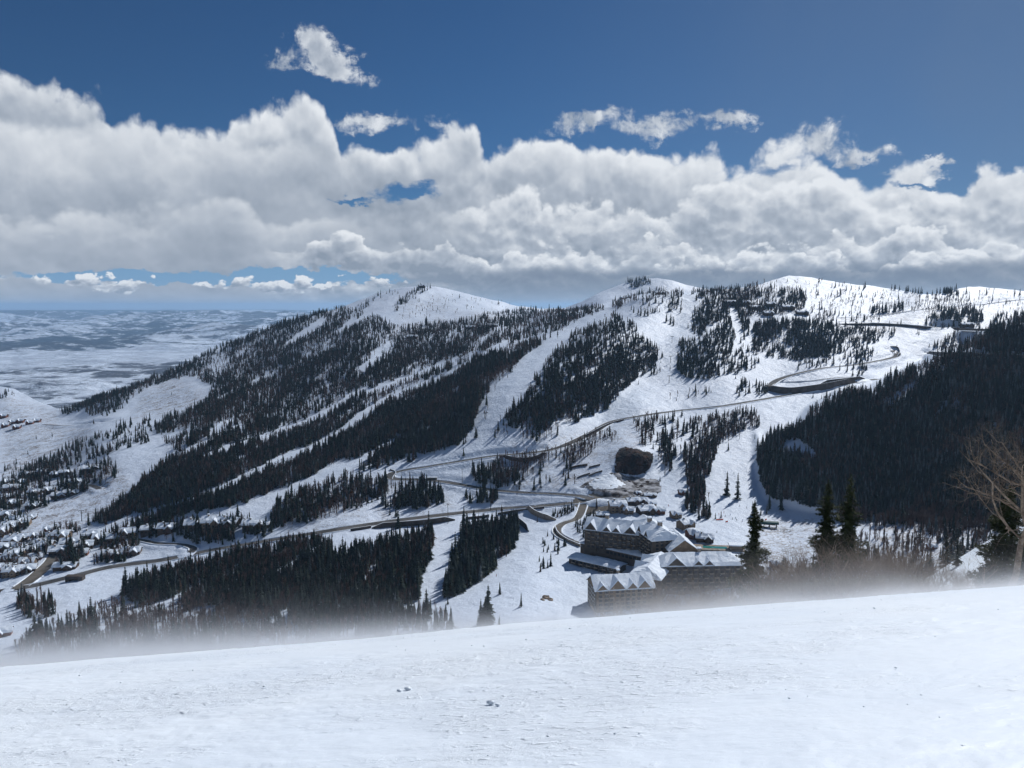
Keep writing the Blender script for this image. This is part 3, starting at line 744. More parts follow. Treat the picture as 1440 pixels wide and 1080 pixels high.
# ------------------------------------------------------------------ where trees stand, in photo pixels
# (outline, conifers per 100 px2, bare trees per 100 px2)
FOREST = [
 # upper ridge and the broad middle forest
 ([(110,572),(150,558),(200,541),(240,527),(270,510),(310,492),(350,474),(400,458),(450,443),(482,434),(505,436),(540,452),(560,462),(640,452),(700,440),(740,436),(800,436),
   (850,430),(865,438),(800,468),(770,490),(745,512),(728,540),(706,556),(690,578),(680,607),(655,625),(610,630),(560,640),(520,650),(480,650),(440,668),(400,690),(330,712),(270,720),
   (240,735),(190,745),(165,735),(150,742),(130,735),(180,700),(215,665),(250,640),(230,625),(215,600),(235,588),(280,575),(300,548),(275,530),(235,536),(200,552),(170,570),(130,585)], 3.3, 2.4),
 ([(30,668),(60,645),(110,622),(170,600),(215,590),(215,622),(180,630),(150,640),(100,655),(60,672),(30,690)], 4.6, 0.8),
 ([(100,572),(160,552),(205,540),(195,546),(150,566),(112,582)], 4.5, 0.3),
 ([(140,580),(170,562),(185,566),(150,590)], 3.0, 0.3),
 ([(505,500),(560,470),(640,455),(720,445),(780,440),(760,462),(690,485),(600,505),(550,525),(520,540)], 2.2, 3.2),
 # trees on the left peak
 ([(500,430),(530,414),(560,407),(565,410),(530,425),(505,440)], 2.0, 0.0),
 ([(548,432),(566,418),(590,404),(608,402),(606,408),(585,416),(568,430),(556,438)], 8.0, 0.3),
 ([(560,430),(620,416),(700,425),(720,432),(640,445),(560,452)], 0.10, 0.6),
 # between the first and second run
 ([(480,568),(560,545),(640,508),(690,485),(745,470),(770,466),(782,476),(750,500),(728,520),(712,548),(690,570),(676,596),(610,612),(560,622),(500,640),(470,650),(480,600)], 4.0, 1.8),
 ([(600,640),(655,628),(665,600),(640,600),(560,620),(510,650),(490,660),(520,664),(560,652)], 3.0, 2.0),
 # the dark wood right of the main run
 ([(870,447),(890,452),(905,478),(925,492),(928,505),(918,520),(900,528),(870,560),(850,580),(825,590),(790,600),(750,606),(715,602),(708,590),(735,565),(750,540),(765,515),(790,488),(820,465)], 6.2, 1.2),
 ([(860,425),(900,410),(935,405),(1030,408),(1062,402),(1100,402),(1135,412),(1128,440),(1080,446),(1035,448),(1015,430),(980,418),(930,420),(890,425),(862,432)], 4.0, 4.0),
 ([(720,436),(800,438),(850,432),(880,425),(860,445),(800,455),(740,450)], 3.4, 5.0),
 ([(890,424),(935,415),(975,422),(1010,432),(1040,450),(1045,470),(1020,480),(985,470),(930,450),(900,445),(880,436)], 1.3, 0.1),
 ([(945,430),(965,440),(980,480),(1000,490),(1035,490),(1055,470),(1050,445),(1030,425),(1000,420),(960,425)], 3.6, 0.1),
 ([(948,480),(1000,480),(1050,488),(1075,500),(1060,520),(1020,528),(985,535),(960,530),(948,510)], 4.5, 0.2),
 ([(920,475),(932,480),(930,492),(920,490)], 8.0, 0),
 ([(905,515),(935,500),(938,520),(920,530)], 3.0, 0),
 ([(1058,460),(1080,452),(1130,455),(1180,458),(1230,470),(1236,480),(1200,490),(1160,502),(1120,506),(1075,504),(1058,486)], 6.5, 0.6),
 ([(880,395),(905,390),(915,400),(900,405),(885,404)], 9.0, 0),
 ([(1130,510),(1180,500),(1205,490),(1250,492),(1240,505),(1200,512),(1150,520),(1120,520)], 2.6, 0.3),
 ([(1180,522),(1235,508),(1238,525),(1225,535),(1190,530)], 3.2, 0.4),
 ([(1040,540),(1075,535),(1080,555),(1050,560),(1030,560)], 2.6, 0.2),
 ([(1180,455),(1250,455),(1300,462),(1290,475),(1240,475),(1200,470)], 2.6, 1.0),
 ([(1225,436),(1250,428),(1275,424),(1272,436),(1235,444)], 4.5, 0.0),
 ([(1250,405),(1310,412),(1340,412),(1335,405),(1270,402)], 2.6, 0.2),
 ([(1330,408),(1350,406),(1350,416),(1330,416)], 5.0, 0),
 ([(1270,436),(1310,420),(1370,425),(1365,436),(1300,442)], 0.8, 2.4),
 ([(1310,445),(1360,436),(1382,442),(1378,462),(1330,464),(1300,458)], 4.5, 0.8),
 ([(1385,470),(1400,445),(1440,440),(1600,420),(1600,500),(1440,500),(1390,500)], 5.5, 0.3),
 ([(1310,490),(1340,470),(1400,470),(1400,495),(1330,498)], 1.4, 2.4),
 # right: below the upper road
 ([(960,600),(1000,590),(1060,580),(1068,600),(1060,620),(1030,640),(1010,655),(1000,690),(985,705),(965,680),(958,640)], 1.6, 2.6),
 ([(890,590),(960,585),(960,640),(930,650),(900,625)], 0.8, 1.9),
 ([(930,610),(946,612),(946,668),(932,655)], 4.5, 0.4),
 ([(700,645),(760,640),(850,610),(870,620),(850,650),(820,680),(760,688),(700,685),(690,660)], 0.22, 2.4),
 ([(730,600),(790,602),(780,620),(735,622)], 0.4, 1.0),
 ([(660,655),(700,650),(740,672),(730,688),(705,686),(670,678)], 2.2, 1.0),
 ([(650,600),(700,590),(720,600),(720,618),(680,625)], 0.5, 0.7),
 ([(965,700),(975,690),(1005,695),(1008,728),(985,735),(962,725)], 2.6, 2.0),
 ([(940,560),(1000,548),(1020,556),(960,575)], 0.35, 0.3),
 # the big spur
 ([(1066,622),(1130,606),(1140,582),(1180,558),(1225,550),(1262,532),(1300,514),(1350,494),(1400,468),(1440,452),(1640,400),(1640,745),(1440,740),(1300,732),(1200,722),(1130,712),(1078,700),(1064,650)], 2.7, 1.5),
 ([(1150,560),(1225,540),(1240,548),(1180,566)], 1.6, 0.4),
 ([(1140,700),(1300,700),(1440,710),(1640,720),(1640,750),(1440,750),(1180,738)], 1.0, 4.5),
 # between the valley roads
 ([(400,700),(430,690),(480,672),(500,668),(540,676),(545,690),(540,702),(480,722),(430,735),(390,742),(380,725)], 2.8, 2.2),
 ([(545,682),(560,676),(600,682),(624,690),(626,706),(590,714),(545,715),(530,700)], 4.2, 0.6),
 ([(270,740),(330,735),(400,735),(380,752),(330,762),(290,768)], 1.6, 0.5),
 ([(650,694),(700,696),(708,702),(690,708),(655,706)], 3.5, 0.2),
 # lower wood under the road
 ([(170,838),(210,812),(260,800),(330,783),(400,770),(440,760),(465,760),(470,790),(480,790),(540,760),(606,748),(610,770),(604,800),(590,810),(590,842),(570,850),(520,872),(440,890),(400,872),(350,868),(320,856),(260,850),(200,850)], 1.6, 1.5),
 ([(340,780),(460,762),(470,800),(480,862),(420,880),(360,860),(340,820)], 1.3, 0.6),
 ([(645,748),(700,738),(722,730),(738,742),(720,775),(700,795),(688,825),(660,840),(624,842),(630,800)], 6.0, 0.2),
 ([(440,876),(540,865),(600,860),(640,868),(642,885),(560,895),(450,900)], 2.4, 0.3),
 ([(20,846),(70,840),(80,860),(60,872),(30,870)], 1.5, 1.0),
 ([(10,925),(50,895),(110,872),(160,850),(330,850),(420,880),(460,900),(300,925),(180,940),(60,950)], 0.45, 1.8),
 ([(676,872),(688,874),(688,882),(676,882)], 4.0, 0),
 ([(20,650),(160,650),(170,680),(100,700),(40,720),(0,720),(0,670)], 2.0, 1.6),
 ([(0,720),(60,735),(200,765),(180,790),(60,805),(0,815)], 1.7, 1.8),
 ([(150,745),(250,738),(330,735),(330,760),(250,765),(160,765)], 1.8, 0.9),
 ([(80,578),(150,556),(235,524),(310,488),(400,454),(480,431),(484,438),(400,464),(310,498),(240,534),(150,566),(90,584)], 5.0, 0.8),
 ([(330,500),(400,465),(480,440),(520,470),(480,520),(420,560),(350,590),(290,590),(300,550)], 3.2, 2.0),
 ([(1060,398),(1110,392),(1250,408),(1330,414),(1440,412),(1440,440),(1250,436),(1130,440)], 0.22, 0.8),
 ([(1130,440),(1240,438),(1240,456),(1180,458),(1110,470)], 1.0, 1.2),
 ([(0,555),(20,550),(20,560),(0,562)], 3, 1),
 # valley floor right of the hotel
 ([(1080,790),(1200,760),(1300,740),(1440,745),(1560,760),(1560,860),(1400,850),(1200,850),(1080,850)], 0.34, 0.75),
 ([(1050,722),(1090,712),(1100,720),(1060,730)], 0.5, 0),
]
# runs, clearings and roads kept free of trees: polylines of (u, v, width)
RUNS = [
 [(335,852,7),(400,805,11),(462,762,9)],[(225,855,12),(280,825,8),(340,798,5)],[(470,872,9),(505,830,7),(540,785,4)],[(375,885,14),(425,848,10),(450,835,4)],[(250,880,10),(300,860,6)],[(560,846,6),(575,810,5)],
 [(145,748,16),(130,780,15),(113,812,15)],
 [(857,437,8),(800,463,14),(767,490,18),(743,513,24),(727,537,30),(707,553,36),(690,577,34),(680,607,32),(655,635,30),(600,655,10)],
 [(860,440,6),(800,463,9),(740,480,7),(680,497,7),(633,510,9),(590,525,9),(547,540,9),(500,553,8),(463,578,9),(420,598,9),(377,613,9),(330,628,7),(280,645,6)],
 [(713,480,6),(630,527,9),(547,560,10),(507,587,12),(480,607,12),(440,628,12),(400,647,13),(333,680,13),(267,707,14),(187,733,16),(133,752,16),(80,770,14)],
 [(650,590,6),(590,610,8),(547,627,9),(513,647,9),(480,663,14),(440,680,14),(400,692,13),(333,715,10),(267,735,8)],
 [(535,498,10),(520,512,14),(505,522,10)],[(400,486,5),(430,468,8),(455,452,8)],[(470,470,4),(500,452,7),(540,436,9)],[(300,565,3),(350,540,5),(400,515,3)],
 [(340,598,6),(300,620,6),(250,640,9),(213,655,10),(160,683,14),(110,712,22),(67,740,24),(20,765,20),(-20,780,16)],
 [(270,605,6),(240,615,14),(215,618,10)],
 [(180,628,5),(240,640,4)],[(95,660,5),(150,645,6),(200,650,5)],
 [(965,300,0),(968,440,16),(950,470,18),(945,500,18),(935,540,22),(900,560,24)],
 [(1030,442,14),(1040,470,10),(1035,490,6)],[(900,455,14),(925,470,26),(940,490,20)],
 [(1275,478,38),(1255,500,40),(1235,525,34),(1222,545,24)],
 [(1080,612,18),(1050,625,34),(1030,650,44),(1018,680,50),(1020,705,60)],
 [(1095,640,10),(1115,630,26),(1138,640,14)],[(1150,690,3),(1165,672,6)],[(1310,600,4),(1330,570,8)],[(1390,640,3),(1400,600,6)],
 [(640,760,24),(620,790,30),(605,830,30),(600,850,24)],
 [(735,735,16),(740,770,26),(725,800,40),(700,835,50),(650,862,50)],
 [(1000,560,10),(950,575,12),(880,590,10)],[(690,650,14),(640,660,12)],
 [(1180,455,6),(1260,462,6),(1340,470,6)],
]
def forest_points():
    con = []; bar = []
    rng = np.random.default_rng(11)
    for zi, (poly, dc, db) in enumerate(FOREST):
        P = np.array(poly, float); x0, y0 = P.min(0); x1, y1 = P.max(0); area = (x1-x0) * (y1-y0)
        if P[:, 0].mean() > 860 and P[:, 1].mean() < 515 and area < 60000: dc *= 1.6; db *= 1.4
        for kind, dens in ((0, dc), (1, db)):
            n = int(area * dens / 100 * ((7.0 if area > 60000 else 2.7) if kind == 0 else (8.0 if area > 60000 else 5.5)))
            if n < 1: continue
            u = rng.uniform(x0, x1, n); v = rng.uniform(y0, y1, n)
            sd = poly_dist(u, v, poly); edge = 5 * (vnoise(u / 9, v / 6, 5) - .5)
            # stands run along the fall line: stretched noise, rotated
            a = radians(-32); s = u*cos(a) + v*sin(a); t = -u*sin(a) + v*cos(a)
            nn = fbm(s / 60, t / 13, 4, seed=91 + kind)
            n2 = fbm(u / 10, v / 7, 3, seed=95)
            keep = sd > edge
            prob = np.clip((0.92 if area > 60000 else 0.76) + 2.8 * nn * (1 if kind == 0 else -1.2) + 1.0 * n2, 0.02, 1) if area > 1500 else np.clip(.74 + n2, 0, 1)
            keep &= rng.random(n) < prob
            for r in RUNS:
                bb = np.array(r)
                if bb[:, 0].min() - 40 > x1 or bb[:, 0].max() + 40 < x0: continue
                ld = line_dist(u, v, r) + 4.0 * fbm(u / 8, v / 5, 3, seed=97) * 2
                keep &= (ld > 0) | (rng.random(n) < 0.008)
            u = u[keep]; v = v[keep]
            (con, bar)[kind].append(np.stack([u, v, np.full(len(u), zi)], 1))
    # scattered loners on the open slopes
    n = 900; u = rng.uniform(0, 1430, n); v = rng.uniform(430, 860, n)
    k = (v > skyv(u) + 6) & (vnoise(u/30, v/14, 3) > .45)
    con.append(np.stack([u[k], v[k], np.full(k.sum(), 99)], 1)[::3])
    return np.concatenate(con), np.concatenate(bar)
CON, BAR = forest_points()
# single trees the photograph shows by themselves
SOLO = [(1022,697,11),(1037,703,12),(676,880,20),(686,880,20),(702,882,9),(600,872,26),(592,876,10),(622,868,6),
        (560,742,24),(1014,728,9),(1006,730,8),(1079,398,5),(1086,396,6),(1035,404,4),(700,430,3),(870,417,5),(652,640,14),(655,622,12),(300,800,15),
        (652,625,16),(540,612,8),(1062,480,9),(925,418,7),(928,520,7),(98,770,7),(125,740,20),(102,742,14),(785,775,12),(770,755,7)]
def clear_of_roads(A):
    X = ground(A[:, 0], A[:, 1]); ok = np.ones(len(A), bool)
    for L, wdt, mt in road_lines:
        Q = np.array([(p.x, p.y, p.z) for p in L])[::2]
        x0, y0 = Q[:, :2].min(0) - 12; x1, y1 = Q[:, :2].max(0) + 12
        m = (X[:, 0] > x0) & (X[:, 0] < x1) & (X[:, 1] > y0) & (X[:, 1] < y1)
        if not m.any(): continue
        d = np.hypot(X[m, 0][:, None] - Q[None, :, 0], X[m, 1][:, None] - Q[None, :, 1]).min(1)
        o = ok[m]; o &= d > wdt * .5 + 5.0; ok[m] = o
    return ok
NOTREE = [[(795,740),(850,722),(900,700),(950,705),(985,735),(1060,775),(1060,870),(835,870),(792,815)], [(845,625),(895,622),(925,640),(930,700),(870,715),(820,700),(800,665)],
          [(975,735),(1010,728),(1150,725),(1150,800),(1060,800)]]
def filt(A, extra=()):
    ok = clear_of_roads(A)
    for p in list(NOTREE) + list(extra): ok &= poly_dist(A[:, 0], A[:, 1], p) < 0
    return A[ok]
CON = filt(CON); BAR = filt(BAR)
# small firs planted round the hotel drive
rng_ = np.random.default_rng(5)
dr = []
for poly, n in (([(775,722),(800,713),(826,712),(832,716),(800,722),(780,728)], 70), ([(812,728),(832,722),(845,728),(843,748),(826,760),(812,752),(808,740)], 90),
                ([(752,800),(758,770),(775,752),(800,762),(782,785),(768,812)], 34)):
    P = np.array(poly, float); u = rng_.uniform(P[:,0].min(), P[:,0].max(), n*3); v = rng_.uniform(P[:,1].min(), P[:,1].max(), n*3)
    k = poly_dist(u, v, poly) > 0; dr.append(np.stack([u[k], v[k], np.full(k.sum(), 97)], 1)[:n])
dr = np.concatenate(dr); dr = dr[clear_of_roads(dr)]
PC = ground(CON[:, 0], CON[:, 1]); HC = (0.48 + 0.80 * rng_.random(len(PC)) ** 0.8) * 16.5
HC *= np.where(rng_.random(len(PC)) < 0.08, 1.3, 1.0)
HC *= 0.75 + 0.5 * vnoise(PC[:, 0]/60, PC[:, 1]/60, 8)
HC = np.where(CON[:, 2] == 99, HC * 0.6, HC)
HC = HC * np.interp(PC[:, 1], [700, 1100, 1500, 2200, 2700, 3000], [1.0, 0.95, 0.84, 0.90, 0.9, 1.2])
PD = ground(dr[:, 0], dr[:, 1]); HD = rng_.uniform(5, 9.5, len(PD))
SP = np.array(SOLO, float); PS = ground(SP[:, 0], SP[:, 1])
HS = np.array([15 if s < 0 else s for s in SP[:, 2]]) * 1.0
HS[:2] = (30, 33); HS[2:4] = (19, 20)
PC = np.concatenate([PC, PD, PS]); HC = np.concatenate([HC, HD, HS]); ZC = np.concatenate([CON[:, 2], dr[:, 2], np.full(len(PS), 98)])
UC = np.concatenate([CON[:, :2], dr[:, :2], SP[:, :2]])
PB = ground(BAR[:, 0], BAR[:, 1]); HB = rng_.uniform(6.5, 13, len(PB)); ZB = BAR[:, 2]; UB = BAR[:, :2]

def inframe(UV): return (UV[:, 0] > 3) & (UV[:, 0] < 1437) & (UV[:, 1] < np.interp(UV[:, 0], EDGE[:, 0], EDGE[:, 1]) - 2)
def hidden_by_brow(UV): return UV[:, 1] >= np.interp(UV[:, 0], EDGE[:, 0], EDGE[:, 1]) - 2

def merged(name, T, P, H, mats, seed, squash=(0.85, 1.25), matsel=None):
    r = np.random.default_rng(seed); Vs = []; Fs = []; Ms = []; base = 0
    which = r.integers(0, len(T), len(P))
    for t, (TV, TF) in enumerate(T):
        k = np.where(which == t)[0]
        if not len(k): continue
        a = r.uniform(0, 6.283, len(k)); w = r.uniform(*squash, len(k)) * H[k]
        lx = r.normal(0, .02, len(k)) * H[k]; ly = r.normal(0, .02, len(k)) * H[k]
        X = TV[None, :, 0] * np.cos(a)[:, None] - TV[None, :, 1] * np.sin(a)[:, None]
        Yv = TV[None, :, 0] * np.sin(a)[:, None] + TV[None, :, 1] * np.cos(a)[:, None]
        Z = TV[None, :, 2] * H[k][:, None]
        V = np.stack([X * w[:, None] + P[k, 0][:, None] + lx[:, None]*TV[None, :, 2], Yv * w[:, None] + P[k, 1][:, None] + ly[:, None]*TV[None, :, 2], Z + P[k, 2][:, None] - 0.5], -1)
        Vs.append(V.reshape(-1, 3)); nv = TV.shape[0]
        Fs.append((TF[None] + (np.arange(len(k)) * nv)[:, None, None]).reshape(-1, 3) + base); base += nv * len(k)
        if matsel is not None: Ms.append(np.repeat(matsel[k], len(TF)))
    return link(name, mesh_np(name, np.concatenate(Vs), [np.concatenate(Fs)], mats, False, None if matsel is None else np.concatenate(Ms)))

ZONE_LABEL = {}
def zone_phrase(u, v):
    if v > 845 and 660 < u < 720: return 'on the piste behind the blowing snow'
    if u > 1060 and 700 < v and u < 1440: return 'of the valley floor trees at the right'
    if 1000 < u < 1060 and v < 730: return 'on the white piste by the dark spur'
    if 960 < u <= 1060 and v > 585: return 'of the grove above the ski base'
    if 745 < u < 850 and 705 < v < 830: return 'of the bank by the hotel drive'
    if 618 < u < 745 and v > 725: return 'of the ' + ('upper' if v < 770 else 'lower') + ' triangular wood beside the piste'
    if u < 170 and v > 830: return 'of the trees below the road, lower left'
    if u < 660 and v > 845: return 'of the ' + ('left' if u < 200 else 'middle left' if u < 330 else 'middle right' if u < 480 else 'right') + ' wood fringe behind blowing snow'
    if 440 <= u < 640 and v > 742: return 'of the wood left of the chute'
    if u < 440 and v > 742: return 'of the wood below the valley road'
    if u >= 1060: return 'of the steep shaded hillside'
    if u < 640 and v > 660: return 'of the slope above the valley road'
    if u >= 640 and v > 640: return 'of the slope between the two roads'
    return 'of the main wooded mountainside'

def choose(P, H, UV, n=300):
    px = H / P[:, 1]; px = np.where(inframe(UV), px, 0)
    o = np.argsort(-px); return o[:n], o[n:]
ZB_ = {}
def full_label(word, ph, uv, h):
    u0, u1, v0, v1 = ZB_[ph]; fu = (uv[0] - u0) / max(u1 - u0, 1); fv = (uv[1] - v0) / max(v1 - v0, 1)
    hp = ('far left', 'left', 'centre left', 'centre', 'centre right', 'right', 'far right')[min(6, int(fu * 7))]
    vp = ('top', 'middle', 'bottom')[min(2, int(fv * 3))]
    sz = 'short' if h < 11 else ('tall' if h > 17 else 'mid height')
    w = word.split()
    return f"{sz} {w[-2] if w[-2] != 'grey' else 'bare'} {w[-1]}, {vp} {hp}, {ph}"
near_c, far_c = choose(PC, HC, UC, 292)
near_b, far_b = choose(PB, HB, UB, 290)
far_c = far_c[~hidden_by_brow(UC[far_c]) | (rng_.random(len(far_c)) < .5)]
r_ = np.random.default_rng(3)
ms = np.where(r_.random(len(far_c)) < 0.13, 1, np.where(r_.random(len(far_c)) < 0.05 + 0.17 * (UC[far_c, 0] > 1060), 2, 0))
o = merged('conifer_forest', FARC, PC[far_c], HC[far_c], [M['conifer'], M['conifer_brown'], M['conifer_frost']], 1, matsel=ms)
tag(o, 'dark evergreen forest covering the snowy mountainsides in stands between the ski runs', 'forest', kind='stuff')
o = merged('bare_forest', FARB, PB[far_b], HB[far_b], [M['aspen']], 2)
tag(o, 'leafless grey brown aspen woods mixed through the evergreens on the mountain', 'forest', kind='stuff')

def trunk_mesh(r0=0.018, h=0.25, name='trunk'):
    return MB().tube([(0,0,-0.03),(0,0,h*.5),(0,0,h)], [r0, r0*.8, r0*.5], 6).mesh(name, M['bark'])
CROWNS = [mesh_np('crown', V, [Fc], M['conifer']) for V, Fc in MIDC]
BCROWNS = [mesh_np('crown', V[6:], [Fc[2:] - 6], M['aspen']) for V, Fc in MIDB]
TR = trunk_mesh(); BTR = MB().tube([(0,0,-0.03),(0.004,0,.5),(0,0.003,1)], [.011,.008,.003], 5).mesh('trunk', M['aspen'])
for uv in np.concatenate([UC[near_c], UB[near_b]]):
    k_ = zone_phrase(*uv); q_ = ZB_.get(k_, (1e9, -1e9, 1e9, -1e9)); ZB_[k_] = (min(q_[0], uv[0]), max(q_[1], uv[0]), min(q_[2], uv[1]), max(q_[3], uv[1]))
for sel, P, H, UV, meshes, tr, nm, word, cat in ((near_c, PC, HC, UC, CROWNS, TR, 'conifer', 'dark narrow conifer', 'conifer'),
                                               (near_b, PB, HB, UB, BCROWNS, BTR, 'bare_tree', 'leafless grey brown tree', 'bare tree')):
    for i in sel:
        e = empty(nm, (P[i,0], P[i,1], P[i,2] - .3), r_.uniform(0, 6.28)); s = H[i]; w = s * r_.uniform(1.05, 1.45); e.scale = (w, w, s)
        ph = zone_phrase(*UV[i]); lab = full_label(word, ph, UV[i], s); tag(e, lab, cat, (lab.replace(word, word + 's', 1))[:90])
        link('crown', meshes[int(r_.integers(len(meshes)))], e); link('trunk', tr, e)
# ------------------------------------------------------------------ near trees and shrubs on the slope below the brow
def npt(u, Y, lift=0.0):
    x = float(ray(u, 800)[0]) * Y
    return Vector((x, Y, float(near_z(np.array([x]), np.array([float(Y)]))[0]) + lift))

def big_conifer(seed, H, R, name, label, loc, mats=('conifer_near', 'bark'), grp=None, lean=0.0, dens=1.0, bare_top=0.0):
    """spruce built branch by branch: drooping boughs carrying many small needle tufts"""
    r = np.random.default_rng(seed); V = []; Fc = []
    for k_ in range(9):
        t0, t1 = 6.283*k_/9, 6.283*(k_+1)/9; n0 = len(V); R0 = R*.34
        V.extend([(R0*cos(t0), R0*sin(t0), H*.05), (R0*cos(t1), R0*sin(t1), H*.05), (lean*.5 + R0*.5*cos(t1), R0*.5*sin(t1), H*.5), (lean*.5 + R0*.5*cos(t0), R0*.5*sin(t0), H*.5), (lean, 0, H*.97)])
        Fc.append((n0, n0+1, n0+2)); Fc.append((n0, n0+2, n0+3)); Fc.append((n0+3, n0+2, n0+4))
    def tuft(c, d, s):
        d = d / (np.linalg.norm(d) + 1e-9); up = np.array([0, 0, 1.0]); sd = np.cross(d, up); sd /= (np.linalg.norm(sd) + 1e-9)
        for _ in range(3):
            dd = d + r.normal(0, .45, 3); dd /= np.linalg.norm(dd); w = (sd + r.normal(0, .5, 3)) * s * .22
            b = c + r.normal(0, s*.18, 3); k = len(V)
            V.extend([b - w, b + w, b + dd * s * r.uniform(.7, 1.3)]); Fc.append((k, k+1, k+2))
    tw = MB(); tw.tube([(0,0,-.6),(lean*.3,0,H*.4),(lean,0,H*.98)], [H*.017, H*.011, H*.002], 8)
    z = H * 0.02; nb = 0
    while z < H * 0.985:
        f = z / H; reach = R * ((1 - f) ** 0.78) * (0.75 + 0.25*np.sin(f*23 + seed)) + 0.10
        nbr = int(r.integers(5, 8))
        for k in range(nbr):
            if r.random() > dens: continue
            t = r.random() * 6.283; q = reach * r.uniform(.55, 1.15); dirh = np.array([cos(t), sin(t), 0])
            base = np.array([lean * f, 0, z]); pts = []
            for j in range(7):
                s = j / 6; pts.append(base + dirh * q * s + np.array([0, 0, -0.34*q*s + 0.20*q*s*s*s]))
            tw.tube([tuple(p) for p in pts[::2]], [.018*H/10*(1-f)+.006, .010*H/10+.003, .006, .003], 3, cap=False)
            nt = max(5, int(q / 0.042))
            for _ in range(nt):
                s = r.random() ** 0.7; i = min(5, int(s*6)); c = pts[i] + (pts[i+1] - pts[i]) * (s*6 - i)
                side = np.cross(dirh, [0,0,1]) * r.normal(0, 0.26*q*(1 - .5*s))
                tuft(c + side + np.array([0,0,-abs(r.normal(0,.05))]), dirh + side*1.2 + np.array([0,0,-.25]), 0.19 + 0.13*(1-f))
        z += H * r.uniform(.016, .026)
    for i in range(40):
        zz = H * (0.93 + 0.075*r.random()); tuft(np.array([lean*zz/H,0,zz]), np.array([r.normal(0,.6), r.normal(0,.6), .6]), .16)
    root = empty(name, loc); tag(root, label, 'conifer', grp)
    link('crown', mesh_np('crown', V, [np.array(Fc)], M[mats[0]]), root)
    tw.build('trunk', M[mats[1]], root, True)
    return root

def bare_tree(seed, H, name, label, loc, cat='bare tree', grp=None, spread=.55, stems=1, r0=.02, mat_='aspen_near', lean=(0, 0), depth_=5, gnarl=.25, first=.30, topmost=1.0):
    r = np.random.default_rng(seed); tr = MB(); cr = MB()
    def grow(p, d, L, rad, lev, mb):
        n = 4; pts = [p]; rads = [rad]; dd = Vector(d).normalized()
        for i in range(n):
            dd = (dd + Vector(r.normal(0, gnarl*.5, 3)) + Vector((0, 0, .04 if lev else 0))).normalized()
            p = p + dd * (L / n); pts.append(p); rads.append(rad * (1 - .55*(i+1)/n))
        mb.tube(pts, rads, 7 if lev == 0 else (5 if lev == 1 else 3), cap=False)
        if lev >= depth_: return
        nk = int(r.integers(3, 6)) + (2 if lev == 0 else 0)
        for k in range(nk):
            s = r.uniform(first if lev == 0 else .25, 1.0); i = min(n-1, int(s*n)); q = pts[i] + (pts[i+1]-pts[i]) * (s*n - i)
            ax = Vector(r.normal(0, 1, 3)); side = dd.cross(ax).normalized()
            nd = (dd * (1 - spread) + side * spread * 1.25 + Vector((0,0,.12))).normalized()
            grow(q, nd, L * r.uniform(.42, .68), rads[i] * r.uniform(.40, .60), lev + 1, cr)
    for s in range(stems):
        a = r.uniform(0, 6.28); off = Vector((cos(a), sin(a), 0)) * (0.25*(stems > 1)) * r.random()
        d0 = Vector((lean[0] + (r.normal(0,.30) if stems > 1 else 0), lean[1] + (r.normal(0,.25) if stems > 1 else 0), 1))
        grow(off - Vector((0,0,.4)), d0, H * .62 * topmost * (1 if stems == 1 else r.uniform(.6,1.1)), H * r0, 0, tr)
    root = empty(name, loc); tag(root, label, cat, grp)
    tr.build('trunk' if stems == 1 else 'stems', M[mat_], root, True); cr.build('branches' if stems > 1 else 'crown', M[mat_], root, True)
    return root

big_conifer(1, 13.0, 3.4, 'conifer', 'tall pointed spruce standing by itself at the brow in front of the ski base', npt(1059, 84))
big_conifer(2, 14.2, 3.3, 'conifer', 'left spruce of the tall dark pair rising in front of the shaded hillside', npt(1160, 80), bare_top=.1)
big_conifer(3, 14.2, 3.4, 'conifer', 'right spruce of the tall dark pair, tangled with bare shrub branches', npt(1191, 78))
big_conifer(4, 9.0, 3.0, 'conifer', 'broad short spruce behind the big bare tree at the right edge', npt(1412, 60))
big_conifer(5, 6.5, 2.0, 'conifer', 'small spruce just right of the broad one, cut by the right picture edge', npt(1447, 56))
for i, (u, Y, H) in enumerate([(1215,150,9),(1258,170,10.5),(1238,165,7),(1282,190,10),(1308,185,8),(1330,200,11),(1352,230,10),(1375,235,9),(1296,150,6),(1105,120,6),(1098,110,4),(1232,120,6),(1345,150,7),(1272,120,7)]):
    o_ = npt(u, Y); k_ = empty('conifer', o_, i * 1.3); k_.scale = (H*1.35, H*1.35, H)
    tag(k_, ['small', 'taller', 'slim'][i % 3] + ' dark conifer in brown brush, ' + ['left edge of the brush', 'just left of the mound crest', 'right beside the spruce pair', 'a step right of the spruce pair', 'before the mound foot', 'at the mound foot', 'on the upper mound', 'on the mound shoulder', 'at the mound tip', 'right of the lone spruce', 'beside the lone spruce foot', 'below the pale hut', 'low on the mound face', 'midway to the mound'][i], 'conifer', 'small conifers in the brush below the brow')
    link('crown', CROWNS[i % 6], k_); link('trunk', TR, k_)

